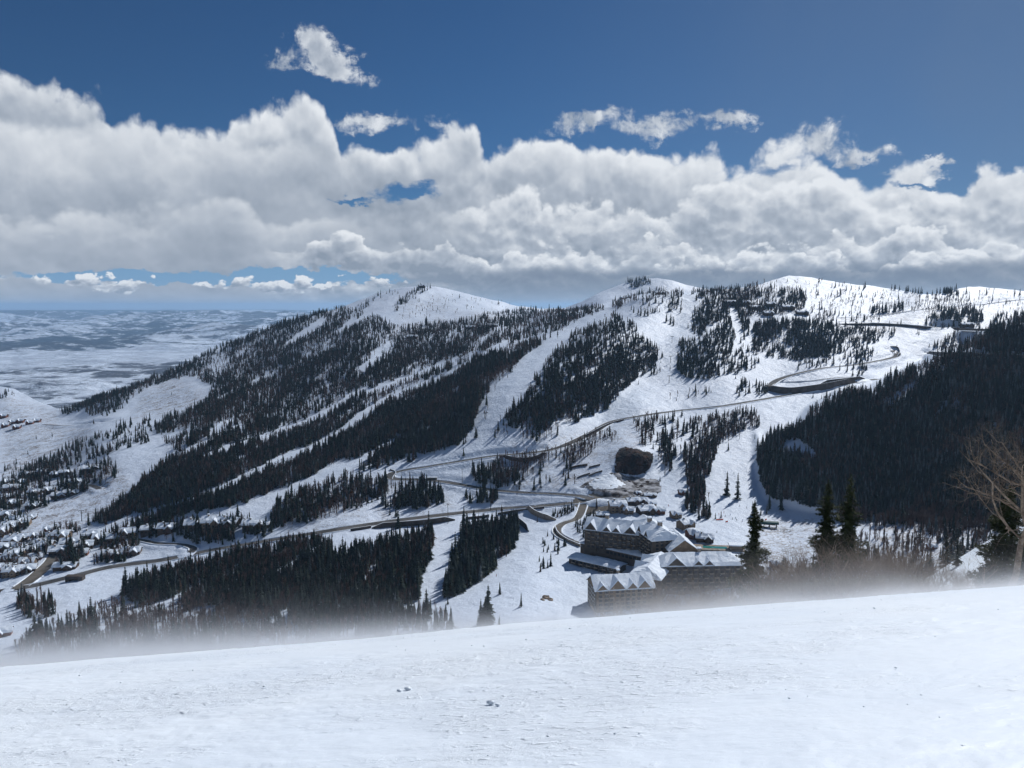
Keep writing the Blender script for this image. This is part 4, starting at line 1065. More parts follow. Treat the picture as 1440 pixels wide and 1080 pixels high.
bare_tree(11, 11.8, 'bare_tree', 'large gnarled leafless tree with spreading pale branches at the right edge', npt(1419, 42), r0=.017, gnarl=.34, spread=.62, lean=(-.04, 0), first=.45, depth_=5)
bare_tree(12, 11.0, 'bare_tree', 'leafless tree reaching in from the right picture edge above the gnarled one', npt(1456, 41), r0=.014, gnarl=.28, spread=.65, lean=(-.10, 0), first=.5)
BT = [(1316,58,4.8,'slender dark leafless tree forking low in front of the snowy mound'),(1335,62,4.2,'thin leafless tree leaning right on the snowy mound'),
      (1296,66,4.5,'leafless young tree just left of the forked one by the mound'),(1368,52,3.6,'small leafless tree in the middle of the snowy mound'),
      (1390,50,4.0,'leafless sapling left of the broad spruce on the mound'),(1272,74,4.6,'leafless tree where the brown brush meets the snowy mound'),(1352,48,2.6,'short thin bare sapling nearest the brow on the mound')]
for i, (u, Y, H, lb) in enumerate(BT):
    bare_tree(20 + i, H, 'bare_tree', lb, npt(u, Y), r0=.012, spread=.5, gnarl=.22, depth_=4, stems=1 + (i % 3 == 0) * 2, lean=(r_.normal(0, .12), 0))
# brown brush along the foot of the big spruces
proto = [bare_tree(40 + i, 3.2, 'shrub', 'x', (0, 0, 0), 'shrub', 'brown brush along the brow', stems=8, r0=.010, spread=.42, gnarl=.25, depth_=3, mat_='twig') for i in range(5)]
kids = {}
for o in list(COL.objects):
    if o.parent is not None: kids.setdefault(o.parent.name, []).append(o)
rs = np.random.default_rng(17)
def shrub_label(u, Y):
    near = 'near' if Y < 80 else 'farther'
    if u < 900: return f'leafless grey brown shrub in front of the hotel gables, {near} rank'
    if u < 1040: return f'leafless grey brown shrub in front of the long hotel wing, {near} rank'
    if u < 1130: return f'leafless brown shrub between the lone spruce and the spruce pair, {near} rank'
    if u < 1210: return f'leafless brown shrub at the foot of the spruce pair, {near} rank'
    if u < 1290: return f'leafless brown shrub right of the spruce pair, {near} rank'
    return f'leafless brown shrub on the snowy mound at the right, {near} rank'
spots = []
for i in range(150):
    u = rs.choice([rs.uniform(1085, 1285), rs.uniform(930, 1090), rs.uniform(1290, 1450), rs.uniform(840, 940)], p=[.62, .20, .12, .06]); spots.append((u, rs.uniform(55, 130)))
for i, (u, Y) in enumerate(spots):
    src = proto[i % 5]; o = src if i < 5 else copy_tree(src, kids)
    o.location = npt(u, Y); o.rotation_euler = (0, 0, rs.uniform(0, 6.28)); s_ = rs.uniform(.8, 1.5) * (Y/80) ** .5 * (1.9 if 1080 < u < 1290 else 1.15); o.scale = (s_*1.1, s_*1.1, s_)
    lb = ('tall ' if s_ > 2.3 else ('low ' if s_ < 1.4 else 'mid sized ')) + shrub_label(u, Y)
    q_ = int((u % 60) / 20); lb = lb.replace(', near rank', ', near rank ' + 'abc'[q_]).replace(', farther rank', ', far rank ' + 'abc'[q_]); lb = lb.replace(' rank a', ' and left').replace(' rank b', ' and middle').replace(' rank c', ' and right'); tag(o, lb, 'shrub', lb.replace('shrub', 'shrubs', 1))

# small snow clods and airborne grains of the drift
def clods():
    r = np.random.default_rng(9); V = []; Fs = []
    ico = np.array([(0,0,1),(.9,0,.3),(.28,.85,.3),(-.72,.52,.3),(-.72,-.52,.3),(.28,-.85,.3),(0,0,-.6)]); fi = np.array([(0,1,2),(0,2,3),(0,3,4),(0,4,5),(0,5,1),(6,2,1),(6,3,2),(6,4,3),(6,5,4),(6,1,5)])
    n = 420; Y = 4.6 + (13.5 - 4.6) * r.random(n) ** .8; X = r.uniform(-.75, .75, n) * Y
    k = vnoise(X/1.2, Y/.6, 12) > .55; X, Y = X[k], Y[k]; s = np.clip(r.lognormal(-5.0, .40, len(X)), .004, .028)
    big = [(690,990,.045),(574,970,.04),(562,972,.03),(935,938,.018),(1260,940,.015),(700,992,.025)]
    for u, v, sz in big:
        x, kz = ray(u, v); yy = np.linspace(3.5, 14, 400); zz = near_z(x*yy, yy); i = np.argmin(abs(zz/yy - kz)); X = np.append(X, x*yy[i]); Y = np.append(Y, yy[i]); s = np.append(s, sz)
    z = near_z(X, Y) + s * .2
    for i in range(len(X)):
        p = ico * s[i] * r.uniform(.85, 1.12, ico.shape) * [1.3, 1, .7]; V.append(p + [X[i], Y[i], z[i]]); Fs.append(fi + 7*i)
    tag(link('snow_clods', mesh_np('snow_clods', np.concatenate(V), [np.concatenate(Fs)], M['piste'], True)), 'small broken snow clods scattered over the wind scoured piste', 'snow clods', kind='stuff')
clods()
def grains():
    r = np.random.default_rng(19); n = 2600; u = r.uniform(-20, 1460, n); Y = r.uniform(11, 34, n)
    x = ray(u, 850)[0] * Y; h = r.exponential(.38, n) * (0.5 + 1.2*vnoise(u/130, 1.0, 4)) * Y / 18
    z = near_z(x, Y) + .35 + h; s = r.uniform(.003, .009, n) * Y / 18
    tet = np.array([(1,1,1),(1,-1,-1),(-1,1,-1),(-1,-1,1)]) * .6; ft = np.array([(0,1,2),(0,3,1),(0,2,3),(1,3,2)])
    V = (tet[None] * s[:, None, None] + np.stack([x, Y, z], 1)[:, None]).reshape(-1, 3); Fs = (ft[None] + (np.arange(n)*4)[:, None, None]).reshape(-1, 3)
    tag(link('snow_grains', mesh_np('snow_grains', V, [Fs], M['roof_snow'])), 'sparkling grains of snow whipped up by the wind over the brow', 'snow grains', kind='stuff')
grains()
# ------------------------------------------------------------------ buildings
def frame(A, B):
    ex = Vector((B.x - A.x, B.y - A.y, 0)); L = ex.length; ex /= L; ey = Vector((-ex.y, ex.x, 0)); return ex, ey, L
def place(mb, O, ex, ey, base):
    """local (x along the front, y into the depth, z absolute) -> coordinates relative to base"""
    mb.v = [tuple(O + ex*x + ey*y + Vector((0, 0, z)) - base) for x, y, z in mb.v]; return mb
def part(mb, name, m, root, O, ex, ey, smooth=False):
    place(mb, Vector((O.x, O.y, 0)), ex, ey, Vector(root.location)); return mb.build(name, m, root, smooth)
WIN = {}
def window_mesh(w, h, frame_m='trim'):
    k = (w, h, frame_m)
    if k not in WIN:
        mb = MB(); mb.box(-w/2, w/2, -.06, .10, 0, h, 0)
        mb.box(-w/2 + .14, -.05, -.10, -.055, .14, h - .14, 1); mb.box(.05, w/2 - .14, -.10, -.055, .14, h - .14, 1)
        WIN[k] = mb.mesh('window', [M[frame_m], M['glass']])
    return WIN[k]
def balcony_mesh(w):
    k = ('b', w)
    if k not in WIN:
        mb = MB(); mb.box(-w/2, w/2, -1.7, 0.0, -.22, 0, 0); mb.box(-w/2, w/2, -1.7, -1.58, 0, 1.0, 1); mb.box(-w/2, -w/2+.12, -1.58, 0, 0, 1.0, 1); mb.box(w/2-.12, w/2, -1.58, 0, 0, 1.0, 1)
        mb.box(-w/2 + .1, w/2 - .1, -1.5, -.05, 0.003, .22, 2)
        WIN[k] = mb.mesh('balcony', [M['trim'], M['rail'], M['roof_snow']])
    return WIN[k]
def add_openings(root, O, ex, ey, L, zb, ze, storeys, bay=4.4, ww=2.6, wh=2.1, balc=True, y=-.02, skip=()):
    ang = atan2(ex.y, ex.x); n = max(1, int((L - 2) / bay)); sh = (ze - zb) / storeys
    wm = window_mesh(ww, wh); bm = balcony_mesh(round(ww + 1.0, 1))
    for s in range(storeys):
        for b in range(n):
            if (s, b) in skip: continue
            x = (L - n*bay)/2 + bay*(b + .5); z = zb + s*sh + .75
            p = Vector((O.x, O.y, 0)) + ex*x + ey*y + Vector((0, 0, z)) - Vector(root.location)
            o = link('window', wm, root, p); o.rotation_euler = (0, 0, ang)
            if balc and (b + s) % 2 == 0 and s > 0:
                q = p + Vector((0, 0, -.55)); o = link('balcony', bm, root, q); o.rotation_euler = (0, 0, ang)
def snow_roof(L, D, ze, rise, over=1.2, th=.9, hipL=0.0, hipR=0.0, seed=0):
    """gable or hipped roof with a thick uneven blanket of snow; ridge along x"""
    mb = MB(); nx = max(6, int(L / 2.2)); ny = 10; top = []; bot = []
    for i in range(nx + 1):
        x = -over + (L + 2*over) * i / nx
        for j in range(ny + 1):
            y = -over + (D + 2*over) * j / ny; f = 1 - abs(2*j/ny - 1)
            h = rise * f
            if hipL: h = min(h, rise * max(0, (x + over)) / hipL)
            if hipR: h = min(h, rise * max(0, (L + over - x)) / hipR)
            e = min(1, 5*f, (i + .35) * 1.2, (nx - i + .35) * 1.2)
            t = th * (0.45 + 0.55 * e) * (0.55 + 0.9 * vnoise(x/3.1 + seed*7.7, y/2.6) + 0.7 * (vnoise(x/8.0 + seed, y/7.0) - .4))
            zz = ze - over * rise / (D/2) * .6 + h; top.append((x, y, zz + float(t))); bot.append((x, y, zz))
    n = ny + 1; mb.v = top + bot; N = len(top)
    for i in range(nx):
        for j in range(ny):
            a = i*n + j; mb.f.append((a, a+n, a+n+1, a+1)); mb.m.append(0); mb.f.append((N+a, N+a+1, N+a+n+1, N+a+n)); mb.m.append(1)
    for i in range(nx):
        for a, b in ((i*n, (i+1)*n), ((i+1)*n + ny, i*n + ny)): mb.f.append((a, N+a, N+b, b)); mb.m.append(1 if False else 0)
    for j in range(ny):
        a, b = j+1, j; mb.f.append((a, N+a, N+b, b)); mb.m.append(0)
        a, b = nx*n + j, nx*n + j + 1; mb.f.append((a, N+a, N+b, b)); mb.m.append(0)
    return mb
def wing(root, A, B, D, zb, ze, rise, wallm='hotel_wall', storeys=5, hip=(0, 0), dorm=(), gablem=None, bay=4.2, seed=0, ends=(True, True), balc=True, th=.9, chim=()):
    ex, ey, L = frame(A, B); O = A
    mb = MB(); mb.box(0, L, 0, D, zb - 4, ze, 0)
    if not hip[0]: mb.prism([(0, ze), (D, ze), (D/2, ze + rise)], 'x', 0.0, 0.4, 1)
    if not hip[1]: mb.prism([(0, ze), (D, ze), (D/2, ze + rise)], 'x', L - 0.4, L, 1)
    part(mb, 'wall', [M[wallm], M[gablem or wallm]], root, O, ex, ey)
    rb = snow_roof(L, D, ze, rise, th=th, hipL=hip[0], hipR=hip[1], seed=seed)
    for (xc, w, r) in dorm:                       # cross gables: snow slopes over a wall face proud of the facade
        back = D/2 * r / rise + 1.0
        for sgn in (-1, 1):
            pl = [(xc, ze + r + .75), (xc, ze + r), (xc + sgn*(w/2 + .7), ze - .5), (xc + sgn*(w/2 + .7), ze + .15)]
            rb.prism(pl if sgn > 0 else pl[::-1], 'y', -1.6, back, 0)
            rb.prism([(xc, ze + r), (xc, ze + r - .35), (xc + sgn*(w/2 + .7), ze - .85), (xc + sgn*(w/2 + .7), ze - .5)], 'y', -1.55, back, 1)
        fb = MB(); fb.prism([(xc - w/2, zb - 4), (xc + w/2, zb - 4), (xc + w/2, ze - .3), (xc, ze + r - .3), (xc - w/2, ze - .3)], 'y', -.78, .3)
        part(fb, 'gable', M[gablem or wallm], root, O, ex, ey)
    roof_ = part(rb, 'roof', [M['roof_snow'], M['trim']], root, O, ex, ey, False)
    add_openings(root, O, ex, ey, L, zb, ze, storeys, bay, balc=balc, y=-.80 if dorm else -.02)
    for (E0, dirx) in ((B, 1), ) if ends[1] else ():
        O2 = B; ex2, ey2 = ey, -ex; add_openings(root, O2, ex2, ey2, D, zb, ze, storeys, bay, balc=False)
    if ends[0]:
        O2 = A + ey*D; add_openings(root, O2, -ey, ex, D, zb, ze, storeys, bay, balc=False)
    for (x, y, w) in chim:
        f = 1 - abs(2*y/D - 1); z0 = ze + rise*f - 1; cb = MB(); cb.box(x-w/2, x+w/2, y-w/2, y+w/2, z0, z0 + 5.0, 0); cb.box(x-w/2-.3, x+w/2+.3, y-w/2-.3, y+w/2+.3, z0 + 5.0, z0 + 5.9, 1)
        part(cb, 'chimney', [M['conc_tan'], M['roof_snow']], root, O, ex, ey).parent = roof_
def P2(x, y, z=0): return Vector((x, y, z))

# upper hotel: facade toward the drive and the long block running toward the camera
A = zat(822, 768, -223); B = zat(897, 777, -223)
h1 = empty('hotel_block', (A.x, A.y, -223)); tag(h1, 'tall brown hotel block with snow blanketed roof and rows of balconies above the terraces', 'hotel', 'hotel blocks')
wing(h1, A, B, 24, -224, -206.5, 8.5, storeys=5, dorm=((6, 11, 7.2), (21, 8, 4.6), (30, 8, 4.6), (43, 12, 6.8)), seed=1, chim=((18, 13, 3),), gablem='hotel_wall')
h2 = empty('hotel_block', (110, 708, -223)); tag(h2, 'long hotel block seen end on behind the terraces, its broad white roof carrying chimneys', 'hotel', 'hotel blocks')
wing(h2, P2(110, 704), P2(122, 651), 28, -226, -203.5, 7.5, storeys=7, dorm=((12, 9, 6), (28, 9, 6), (44, 9, 6)), seed=2, bay=4.6, chim=((20, 12, 3.4), (36, 15, 3.4)), hip=(0, 6))
# timber gabled hall
a = zat(942, 775, -210); b = zat(982, 774, -210); ex_, ey_, L_ = frame(a, b)
h3 = empty('hotel_hall', (a.x, a.y, -223)); tag(h3, 'hotel hall with one wide bare timber gable rising over the snowy roofs', 'hotel', 'hotel blocks')
wing(h3, a + ey_*34, a, L_, -232, -210, 10.0, storeys=5, gablem='hotel_gable', seed=3, chim=((10, 8, 3),), ends=(False, True), balc=False)
# long lower wing toward the camera
A = zat(932, 796, -210.5); B = zat(1046, 794, -210.5)
h4 = empty('hotel_block', (A.x, A.y, -230)); tag(h4, 'long hotel wing facing the brow with five rows of balconies, right of the gabled lodge', 'hotel', 'hotel blocks')
wing(h4, A, B, 24, -232, -210.5, 7.0, storeys=6, dorm=((11, 15, 6.8), (29, 8, 4.2), (38, 8, 4.2)), seed=4, bay=4.4, hip=(8, 10), chim=((34, 14, 2.4),))
h5 = empty('hotel_block', (100, 600, -230)); tag(h5, 'low hotel block under one broad smooth white roof left of the timber gable', 'hotel', 'hotel blocks')
wing(h5, P2(118, 646), P2(94, 596), 25, -232, -214.5, 6.0, storeys=5, seed=5, hip=(7, 9), dorm=((14, 8, 4.5), (34, 9, 5)))
A = zat(838, 829, -216.5); B = zat(920, 824, -216.5)
h6 = empty('hotel_lodge', (A.x, A.y, -236)); tag(h6, 'nearest hotel lodge with four pointed gables in a row just above the blowing snow', 'hotel', 'hotel blocks')
wing(h6, A, B, 24, -237, -217.5, 8.0, storeys=6, seed=6, dorm=((5, 9, 4.6), (17, 13, 7.6), (29, 9, 5.0), (38.5, 11, 6.4)), gablem='hotel_gable', bay=4.4, chim=((22, 15, 2),))
# terraces
A = zat(817, 770, -227.5); B = zat(903, 790, -227.5)
h7 = empty('terrace_wing', (A.x, A.y, -232)); tag(h7, 'two stepped glazed terraces with snow covered flat roofs below the tall hotel block', 'hotel wing', 'hotel blocks')
ex_, ey_, L_ = frame(A, B)
mb = MB(); mb.box(0, L_, -1, 13, -234, -223.2); part(mb, 'wall', M['wall_brown'], h7, A, ex_, ey_)
part(snow_roof(L_, 13, -223.0, 1.2, over=1.0, th=1.1, seed=11), 'roof', [M['roof_snow'], M['trim']], h7, A, ex_, ey_)
for i in range(int(L_/4)):
    p = A + ex_*(2 + 4*i) + ey_*(-1.02); p.z = -227.0; o = link('window', window_mesh(3.2, 2.8), h7, p - Vector(h7.location)); o.rotation_euler = (0, 0, atan2(ex_.y, ex_.x))
A2 = zat(800, 796, -237); B2 = zat(868, 812, -237); ex2_, ey2_, L2_ = frame(A2, B2)
mb = MB(); mb.box(0, L2_, 0, 16, -243, -229.5); part(mb, 'lower_wall', M['hotel_wall'], h7, A2, ex2_, ey2_)
part(snow_roof(L2_, 16, -229.3, 1.4, over=1.2, th=1.1, seed=12), 'lower_roof', [M['roof_snow'], M['trim']], h7, A2, ex2_, ey2_)
add_openings(h7, A2, ex2_, ey2_, L2_, -240, -229.6, 3, 4.0, balc=True)

# village houses ------------------------------------------------------------
def house_template(kind):
    w, d, h, rise, wallm = [(20, 13, 6.5, 4.0, 'wall_brown'), (15, 12, 8, 4.5, 'wall_tan'), (26, 13, 6, 3.6, 'wall_brown'), (13, 10, 6, 3.8, 'wall_red'), (18, 15, 9, 4.2, 'wall_tan')][kind]
    root = empty('house', (0, 0, 0)); ex = Vector((1,0,0)); ey = Vector((0,1,0)); O = Vector((-w/2, -d/2, 0))
    mb = MB(); mb.box(0, w, 0, d, -5, h); mb.prism([(0, h), (d, h), (d/2, h + rise)], 'x', 0, .3); mb.prism([(0, h), (d, h), (d/2, h + rise)], 'x', w-.3, w)
    xc = w * (.3 if kind % 2 else .68); gw = w*.36; mb.box(xc-gw/2, xc+gw/2, -3.2, 0, -5, h*.92); mb.prism([(xc-gw/2, h*.92), (xc+gw/2, h*.92), (xc, h + rise*.75)], 'y', -3.2, -2.9)
    part(mb, 'wall', M[wallm], root, O, ex, ey)
    rb = snow_roof(w, d, h, rise, over=1.3, th=1.15, seed=kind*3 + 1)
    for sgn in (-1, 1):
        pl = [(xc, h + rise*.75 + 1.0), (xc, h + rise*.75), (xc + sgn*(gw/2 + 1), h*.92 - .5), (xc + sgn*(gw/2 + 1), h*.92 + .45)]
        rb.prism(pl if sgn > 0 else pl[::-1], 'y', -4.2, d*.42, 0)
    roof_ = part(rb, 'roof', [M['roof_snow'], M['trim']], root, O, ex, ey)
    for i in range(int(w / 4.5)):
        for s in range(2 if h > 7 else 1):
            x = 2.4 + 4.5*i; yy = -3.22 if abs(x - xc) < gw/2 else -.02
            link('window', window_mesh(2.0, 1.6), root, Vector((-w/2 + x, -d/2 + yy, 1.6 + s*3.2)))
    if kind in (0, 2, 4):
        cb = MB(); cb.box(w*.25, w*.25+1.6, d*.4, d*.4+1.6, h, h + rise + 1.8, 0); cb.box(w*.25-.2, w*.25+1.8, d*.4-.2, d*.4+1.8, h + rise + 1.8, h + rise + 2.5, 1); part(cb, 'chimney', [M['conc_tan'], M['roof_snow']], root, O, ex, ey).parent = roof_
    return root
HT = [house_template(k) for k in range(5)]
kids = {}
for o in list(COL.objects):
    if o.parent is not None: kids.setdefault(o.parent.name, []).append(o)
used = set()
def house(k, u, v, rz, s, label, grp, Y=None):
    src = HT[k]
    if k in used: o = copy_tree(src, kids)
    else: o = src; used.add(k)
    p = gpt(u, v); o.location = (p.x, p.y, p.z - 1.0); o.rotation_euler = (0, 0, radians(rz)); o.scale = (s, s, s)
    tag(o, label, 'house', grp); return o
rh = np.random.default_rng(23)
V1 = [(40,669,2,12),(62,666,0,5),(80,669,0,-10),(94,666,2,8),(122,663,0,20),(130,662,2,25),(105,680,0,30),(12,681,1,0),(18,688,2,10),(50,694,0,-8),(70,692,1,15),(86,699,2,12),(101,696,2,8),(22,712,1,0),(47,714,0,5),(10,700,3,20),(34,680,3,-12)]
for u, v, k, rz in V1:
    lb = ['brown walled', 'tall tan walled', 'long brown', 'small red brown', 'broad tan'][k] + ' snow roofed chalet in the village under the wooded bank, ' + ('upper' if v < 675 else 'middle' if v < 693 else 'lower') + ' row ' + ('left' if u < 36 else 'middle' if u < 88 else 'right')
    house(k, u, v, rz, rh.uniform(.8, 1.05), lb, 'chalets in the upper left village')
V2 = [(15,745,4,20),(4,752,4,10),(34,739,1,15),(42,730,0,20),(45,776,2,10),(30,772,0,-5),(22,786,4,15),(10,790,2,20),(32,792,0,8),(32,806,2,22),(18,810,4,15),(6,806,1,10),(50,788,3,30),(62,770,0,10),(100,768,0,15),(20,762,0,5)]
V2 += [(8,728,0,12),(24,733,2,8),(52,757,1,18),(74,757,0,5),(70,748,3,10),(84,778,0,18),(60,764,2,12),(88,758,4,8),(30,758,0,14),(6,772,2,10),(40,797,1,12),(128,757,0,15),(142,762,1,10)]
for u, v, k, rz in V2:
    lb = ['brown walled', 'tall tan walled', 'long brown', 'small red brown', 'broad tan'][k] + ' snow roofed house, ' + ('upper' if v < 750 else 'middle' if v < 782 else 'lower') + ' rows of the lower village, ' + ('at the picture edge' if u < 16 else 'left part' if u < 34 else 'centre part' if u < 56 else 'right part')
    house(k, u, v, rz, rh.uniform(.8, 1.05), lb, 'houses in the lower left village')
V3 = [(118,771,0,20,'snow roofed chalet left of the straight snow lane, uphill one'),(116,781,3,15,'small dark walled chalet beside the straight snow lane'),(93,800,2,8,'wide white roofed lodge standing between the tan side road and the snow lane'),
      (160,783,2,10,'big white roofed lodge right of the snow lane'),(186,779,0,12,'pinkish roofed lodge next to the big white one right of the snow lane'),(164,760,0,15,'snowy chalet at the top end of the snow lane'),(180,755,1,20,'tan chalet in the trees above the side road loop'),
      (214,748,2,10,'low lodge with a ragged snow roof above the side road loop'),(236,747,0,5,'chalet with a folded snow roof right of the low lodge'),(275,741,0,12,'left lodge of the white roofed row above the valley road'),
      (300,742,4,8,'middle lodge of the white roofed row, with a red brown dormer'),(322,739,0,-6,'lodge just right of the dormered one in the white roofed row'),(361,741,2,5,'right lodge of the white roofed row, in the dense conifers'),(5,894,3,25,'tan house cut by the left picture edge below the road')]
for u, v, k, rz, lb in V3: house(k, u, v, rz, rh.uniform(.85, 1.05) * (1.25 if v < 745 and u > 270 else 1), lb, None)
V4 = [(8,600,3,10),(18,596,3,5),(30,594,3,0),(42,597,3,15),(52,593,3,5),(6,588,3,0),(24,604,3,10)]
for u, v, k, rz in V4: house(k, u, v, rz, 1.2, 'tiny distant house on the pale hillside at the far left', 'distant houses on the left hillside')
V5 = [(580,476,2,5,'snow roofed lodge alone in the forest below the left peak'),(662,462,2,3,'left snow roofed lodge of the two in the upper forest'),(692,460,2,-3,'right snow roofed lodge of the two in the upper forest'),(594,404,0,8,'summit lodge among trees on top of the left peak'),
      (929,414,2,4,'dark lodge on the ridge crest below the middle snow peak'),(874,420,3,0,'small lift hut on the ridge crest left of the dark lodge'),(1026,430,2,5,'leftmost dark lodge of the ridge village'),(1048,428,0,-5,'second dark lodge of the ridge village, among bare trees'),(1062,434,2,5,'dark lodge in the middle of the ridge village'),
      (1083,430,0,10,'upper right lodge of the ridge village'),(1108,434,2,0,'lodge by the snowy bank at the right of the ridge village'),(1080,445,0,8,'lowest lodge of the ridge village beside the piste'),(1128,442,2,4,'rightmost lodge of the ridge village'),(1360,459,2,-3,'long low building beside the upper road at the right')]
for u, v, k, rz, lb in V5: house(k, u, v, rz, 1.0 if Vector(gpt(u, v)).y > 1400 else .9, lb, None)
V6 = [(868,718,4,6,.95,'barn like house with a barrel of snow on its roof behind the tall hotel block'),(884,722,1,-12,.7,'small round topped snow covered house next to the barn like one'),(890,708,0,10,.7,'low snow covered house by the muddy ground'),
      (902,706,0,-8,.65,'snow covered house behind the brown gabled one'),(908,722,0,20,.9,'brown gabled house with a wide snow roof above the hotel roofs'),(928,722,3,-5,.8,'dark red brown cube of a house at the edge of the ski base'),(916,712,1,15,.6,'small tan house under a deep snow cap in the hotel village'),
      (914,697,2,5,.55,'flat snow covered shed at the right of the muddy ground'),(897,694,3,20,.5,'small snow capped hut in the muddy ground'),(975,756,3,18,1.0,'dark red brown building tucked behind the hotel toward the ski base'),(991,762,0,-12,.8,'snowy brown building at the corner of the pool terrace'),(964,744,4,30,.8,'tan stone house between the hotel roofs and the grove'),(950,728,1,12,.7,'small tan house at the foot of the tall grove'),(846,726,0,8,.6,'low snow covered house beside the hotel drive'),
      (960,694,3,10,.7,'lone hut under the trees above the ski base'),(1092,798,3,10,.75,'small white roofed hut between the lone spruce and the spruce pair'),(1310,772,3,0,.55,'pale green walled hut in the trees at the right')]
for u, v, k, rz, s, lb in V6: house(k, u, v, rz, s, lb, None)
# roundabout island
def drape(name, poly, mname, lift=.3, n=46, bump=0.0, dome=0.0, seed=0, kind='structure', push=0.0):
    P = np.array(poly, float); us = np.linspace(P[:,0].min(), P[:,0].max(), n); vs = np.linspace(P[:,1].min(), P[:,1].max(), n)
    UU, VV = np.meshgrid(us, vs, indexing='ij'); sd = poly_dist(UU, VV, poly); X = ground(UU.ravel(), VV.ravel()).reshape(n, n, 3)
    X[..., 2] += lift + bump * 2 * np.clip(fbm(X[...,0]/4, X[...,1]/4 + X[...,2]/3, 5, .6, seed=seed) + .15, -.2, 1) * np.clip(sd/3, 0, 1) + dome * np.sqrt(np.clip(sd / max(sd.max(), 1), 0, 1))
    X[..., 1] -= push * np.clip(fbm(X[...,0]/7, X[...,2]/5, 5, .6, seed=seed+1) + .3, 0, 1) * np.clip(sd/2, 0, 1)
    I = np.arange(n*n).reshape(n, n); ok = sd > (-0.3 if not bump else 11.0 * np.abs(fbm(UU/6, VV/4, 4, .6, seed=seed+9)) - 0.6)
    q = np.stack([I[:-1,:-1], I[:-1,1:], I[1:,1:], I[1:,:-1]], -1)[ok[:-1,:-1] | ok[1:,1:]].reshape(-1, 4)
    o = link(name, mesh_np(name, X.reshape(-1, 3), [q], M[mname], True)); 
    if kind: o['kind'] = kind
    return o
tag(drape('snow_mound', [(823,704),(832,700),(845,699),(858,702),(862,706),(855,711),(838,712),(826,709)], 'roof_snow', .5, dome=3.0, seed=3, kind=None), 'oval snow covered island in the middle of the road junction', 'snow mound')
drape('road', [(812,694),(842,690),(880,694),(905,700),(900,712),(868,714),(840,722),(822,722),(806,708)], 'asphalt_tan', .25)
drape('muddy_ground', [(832,676),(848,668),(866,664),(880,668),(905,672),(925,675),(930,690),(915,698),(890,698),(860,696),(835,690),(824,684)], 'dirt', .45, bump=1.2, seed=4)
drape('snow_field', [(828,680),(840,672),(856,664),(866,672),(880,682),(862,688),(836,688)], 'roof_snow', 1.2, bump=.6, seed=5)
tag(drape('rock_cut', [(864,658),(866,640),(872,631),(880,628),(900,632),(919,638),(918,650),(910,664),(890,668),(868,664)], 'rock', .4, n=90, bump=1.4, push=6, seed=6, kind=None), 'dark red brown rock cut dug into the slope behind the hotel village', 'rock cut')
for i, (u, v, s) in enumerate([(768,842,3),(774,845,2.4),(763,845,1.8),(884,676,3),(893,680,3),(902,684,4),(910,678,3),(878,690,2.5),(899,690,3)]):
    mb = MB(); r = np.random.default_rng(60+i); bm_ = []
    import bmesh
    b_ = bmesh.new(); bmesh.ops.create_icosphere(b_, subdivisions=2, radius=s)
    for vtx in b_.verts: vtx.co *= .75 + .6*float(vnoise(vtx.co.x/s*1.6 + i, vtx.co.y/s*1.6 + vtx.co.z/s)); vtx.co.z *= .62
    me_ = bpy.data.meshes.new('boulder'); b_.to_mesh(me_); b_.free(); me_.materials.append(M['boulder' if i < 3 else 'rock'])
    tag(link('boulder', me_, None, gpt(u, v)), 'tan boulder pile poking out of the snow left of the gabled lodge' if i < 3 else 'dark rubble heap on the muddy ground', 'boulder', 'tan boulders' if i < 3 else 'rubble heaps')

# retaining walls -----------------------------------------------------------
def wall(px, h, m, label, th=.9, cap=True, drop=1.5, dz=0.0):
    P = np.array(px, float); L = smooth_line(ground(P[:,0], P[:,1]), 4.0); n = len(L); mb = MB()
    for i, p in enumerate(L):
        d = L[min(i+1, n-1)] - L[max(i-1, 0)]; d.z = 0; d.normalize(); s = Vector((d.y, -d.x, 0))
        if s.y > 0: s = -s
        hh = h * (1 if h < 4 else min(1, .25 + 6*min(i, n-1-i)/n))
        for off, z in ((0, hh), (0, -drop), (-th, -drop), (-th, hh)): q = p + s*off; mb.v.append((q.x, q.y, q.z + z + dz))
    for i in range(n-1):
        for k in range(4): a = i*4 + k; b = i*4 + (k+1) % 4; mb.f.append((a, b, b+4, a+4)); mb.m.append(1 if (k == 3 and cap) else 0)
    mb.f += [(3,2,1,0), ((n-1)*4, (n-1)*4+1, (n-1)*4+2, (n-1)*4+3)]; mb.m += [0, 0]
    tag(mb.build('retaining_wall', [M[m], M['roof_snow']]), label, 'retaining wall')
wall([(703,644),(715,648),(735,649),(755,646),(768,640)], 5.5, 'conc', 'curved brown retaining wall under the bend of the upper road')
wall([(824,615),(836,610),(848,605)], 3.5, 'conc', 'short dark retaining wall below the upper road, left piece')
wall([(836,609),(856,600),(878,593)], 2.2, 'conc', 'thin dark retaining wall below the upper road, right piece')
wall([(523,743),(560,740),(600,737),(640,731)], 6, 'conc', 'long dark retaining wall under the valley road above the wood')
wall([(493,746),(508,744),(522,742)], 3, 'conc', 'short retaining wall continuing left of the long one under the valley road')
wall([(655,730),(672,729),(688,727)], 3, 'conc', 'short retaining wall under the valley road just left of the piste')
wall([(700,724),(730,720),(765,716)], 2.6, 'conc', 'low dark wall along the valley road above the piste head')
wall([(1075,545),(1085,551),(1110,554),(1140,552),(1170,547),(1205,541)], 11, 'conc', 'large curved dark retaining wall inside the upper switchback')
wall([(1155,540),(1185,536),(1216,536)], 6, 'conc', 'brown retaining wall at the right end of the upper switchback')
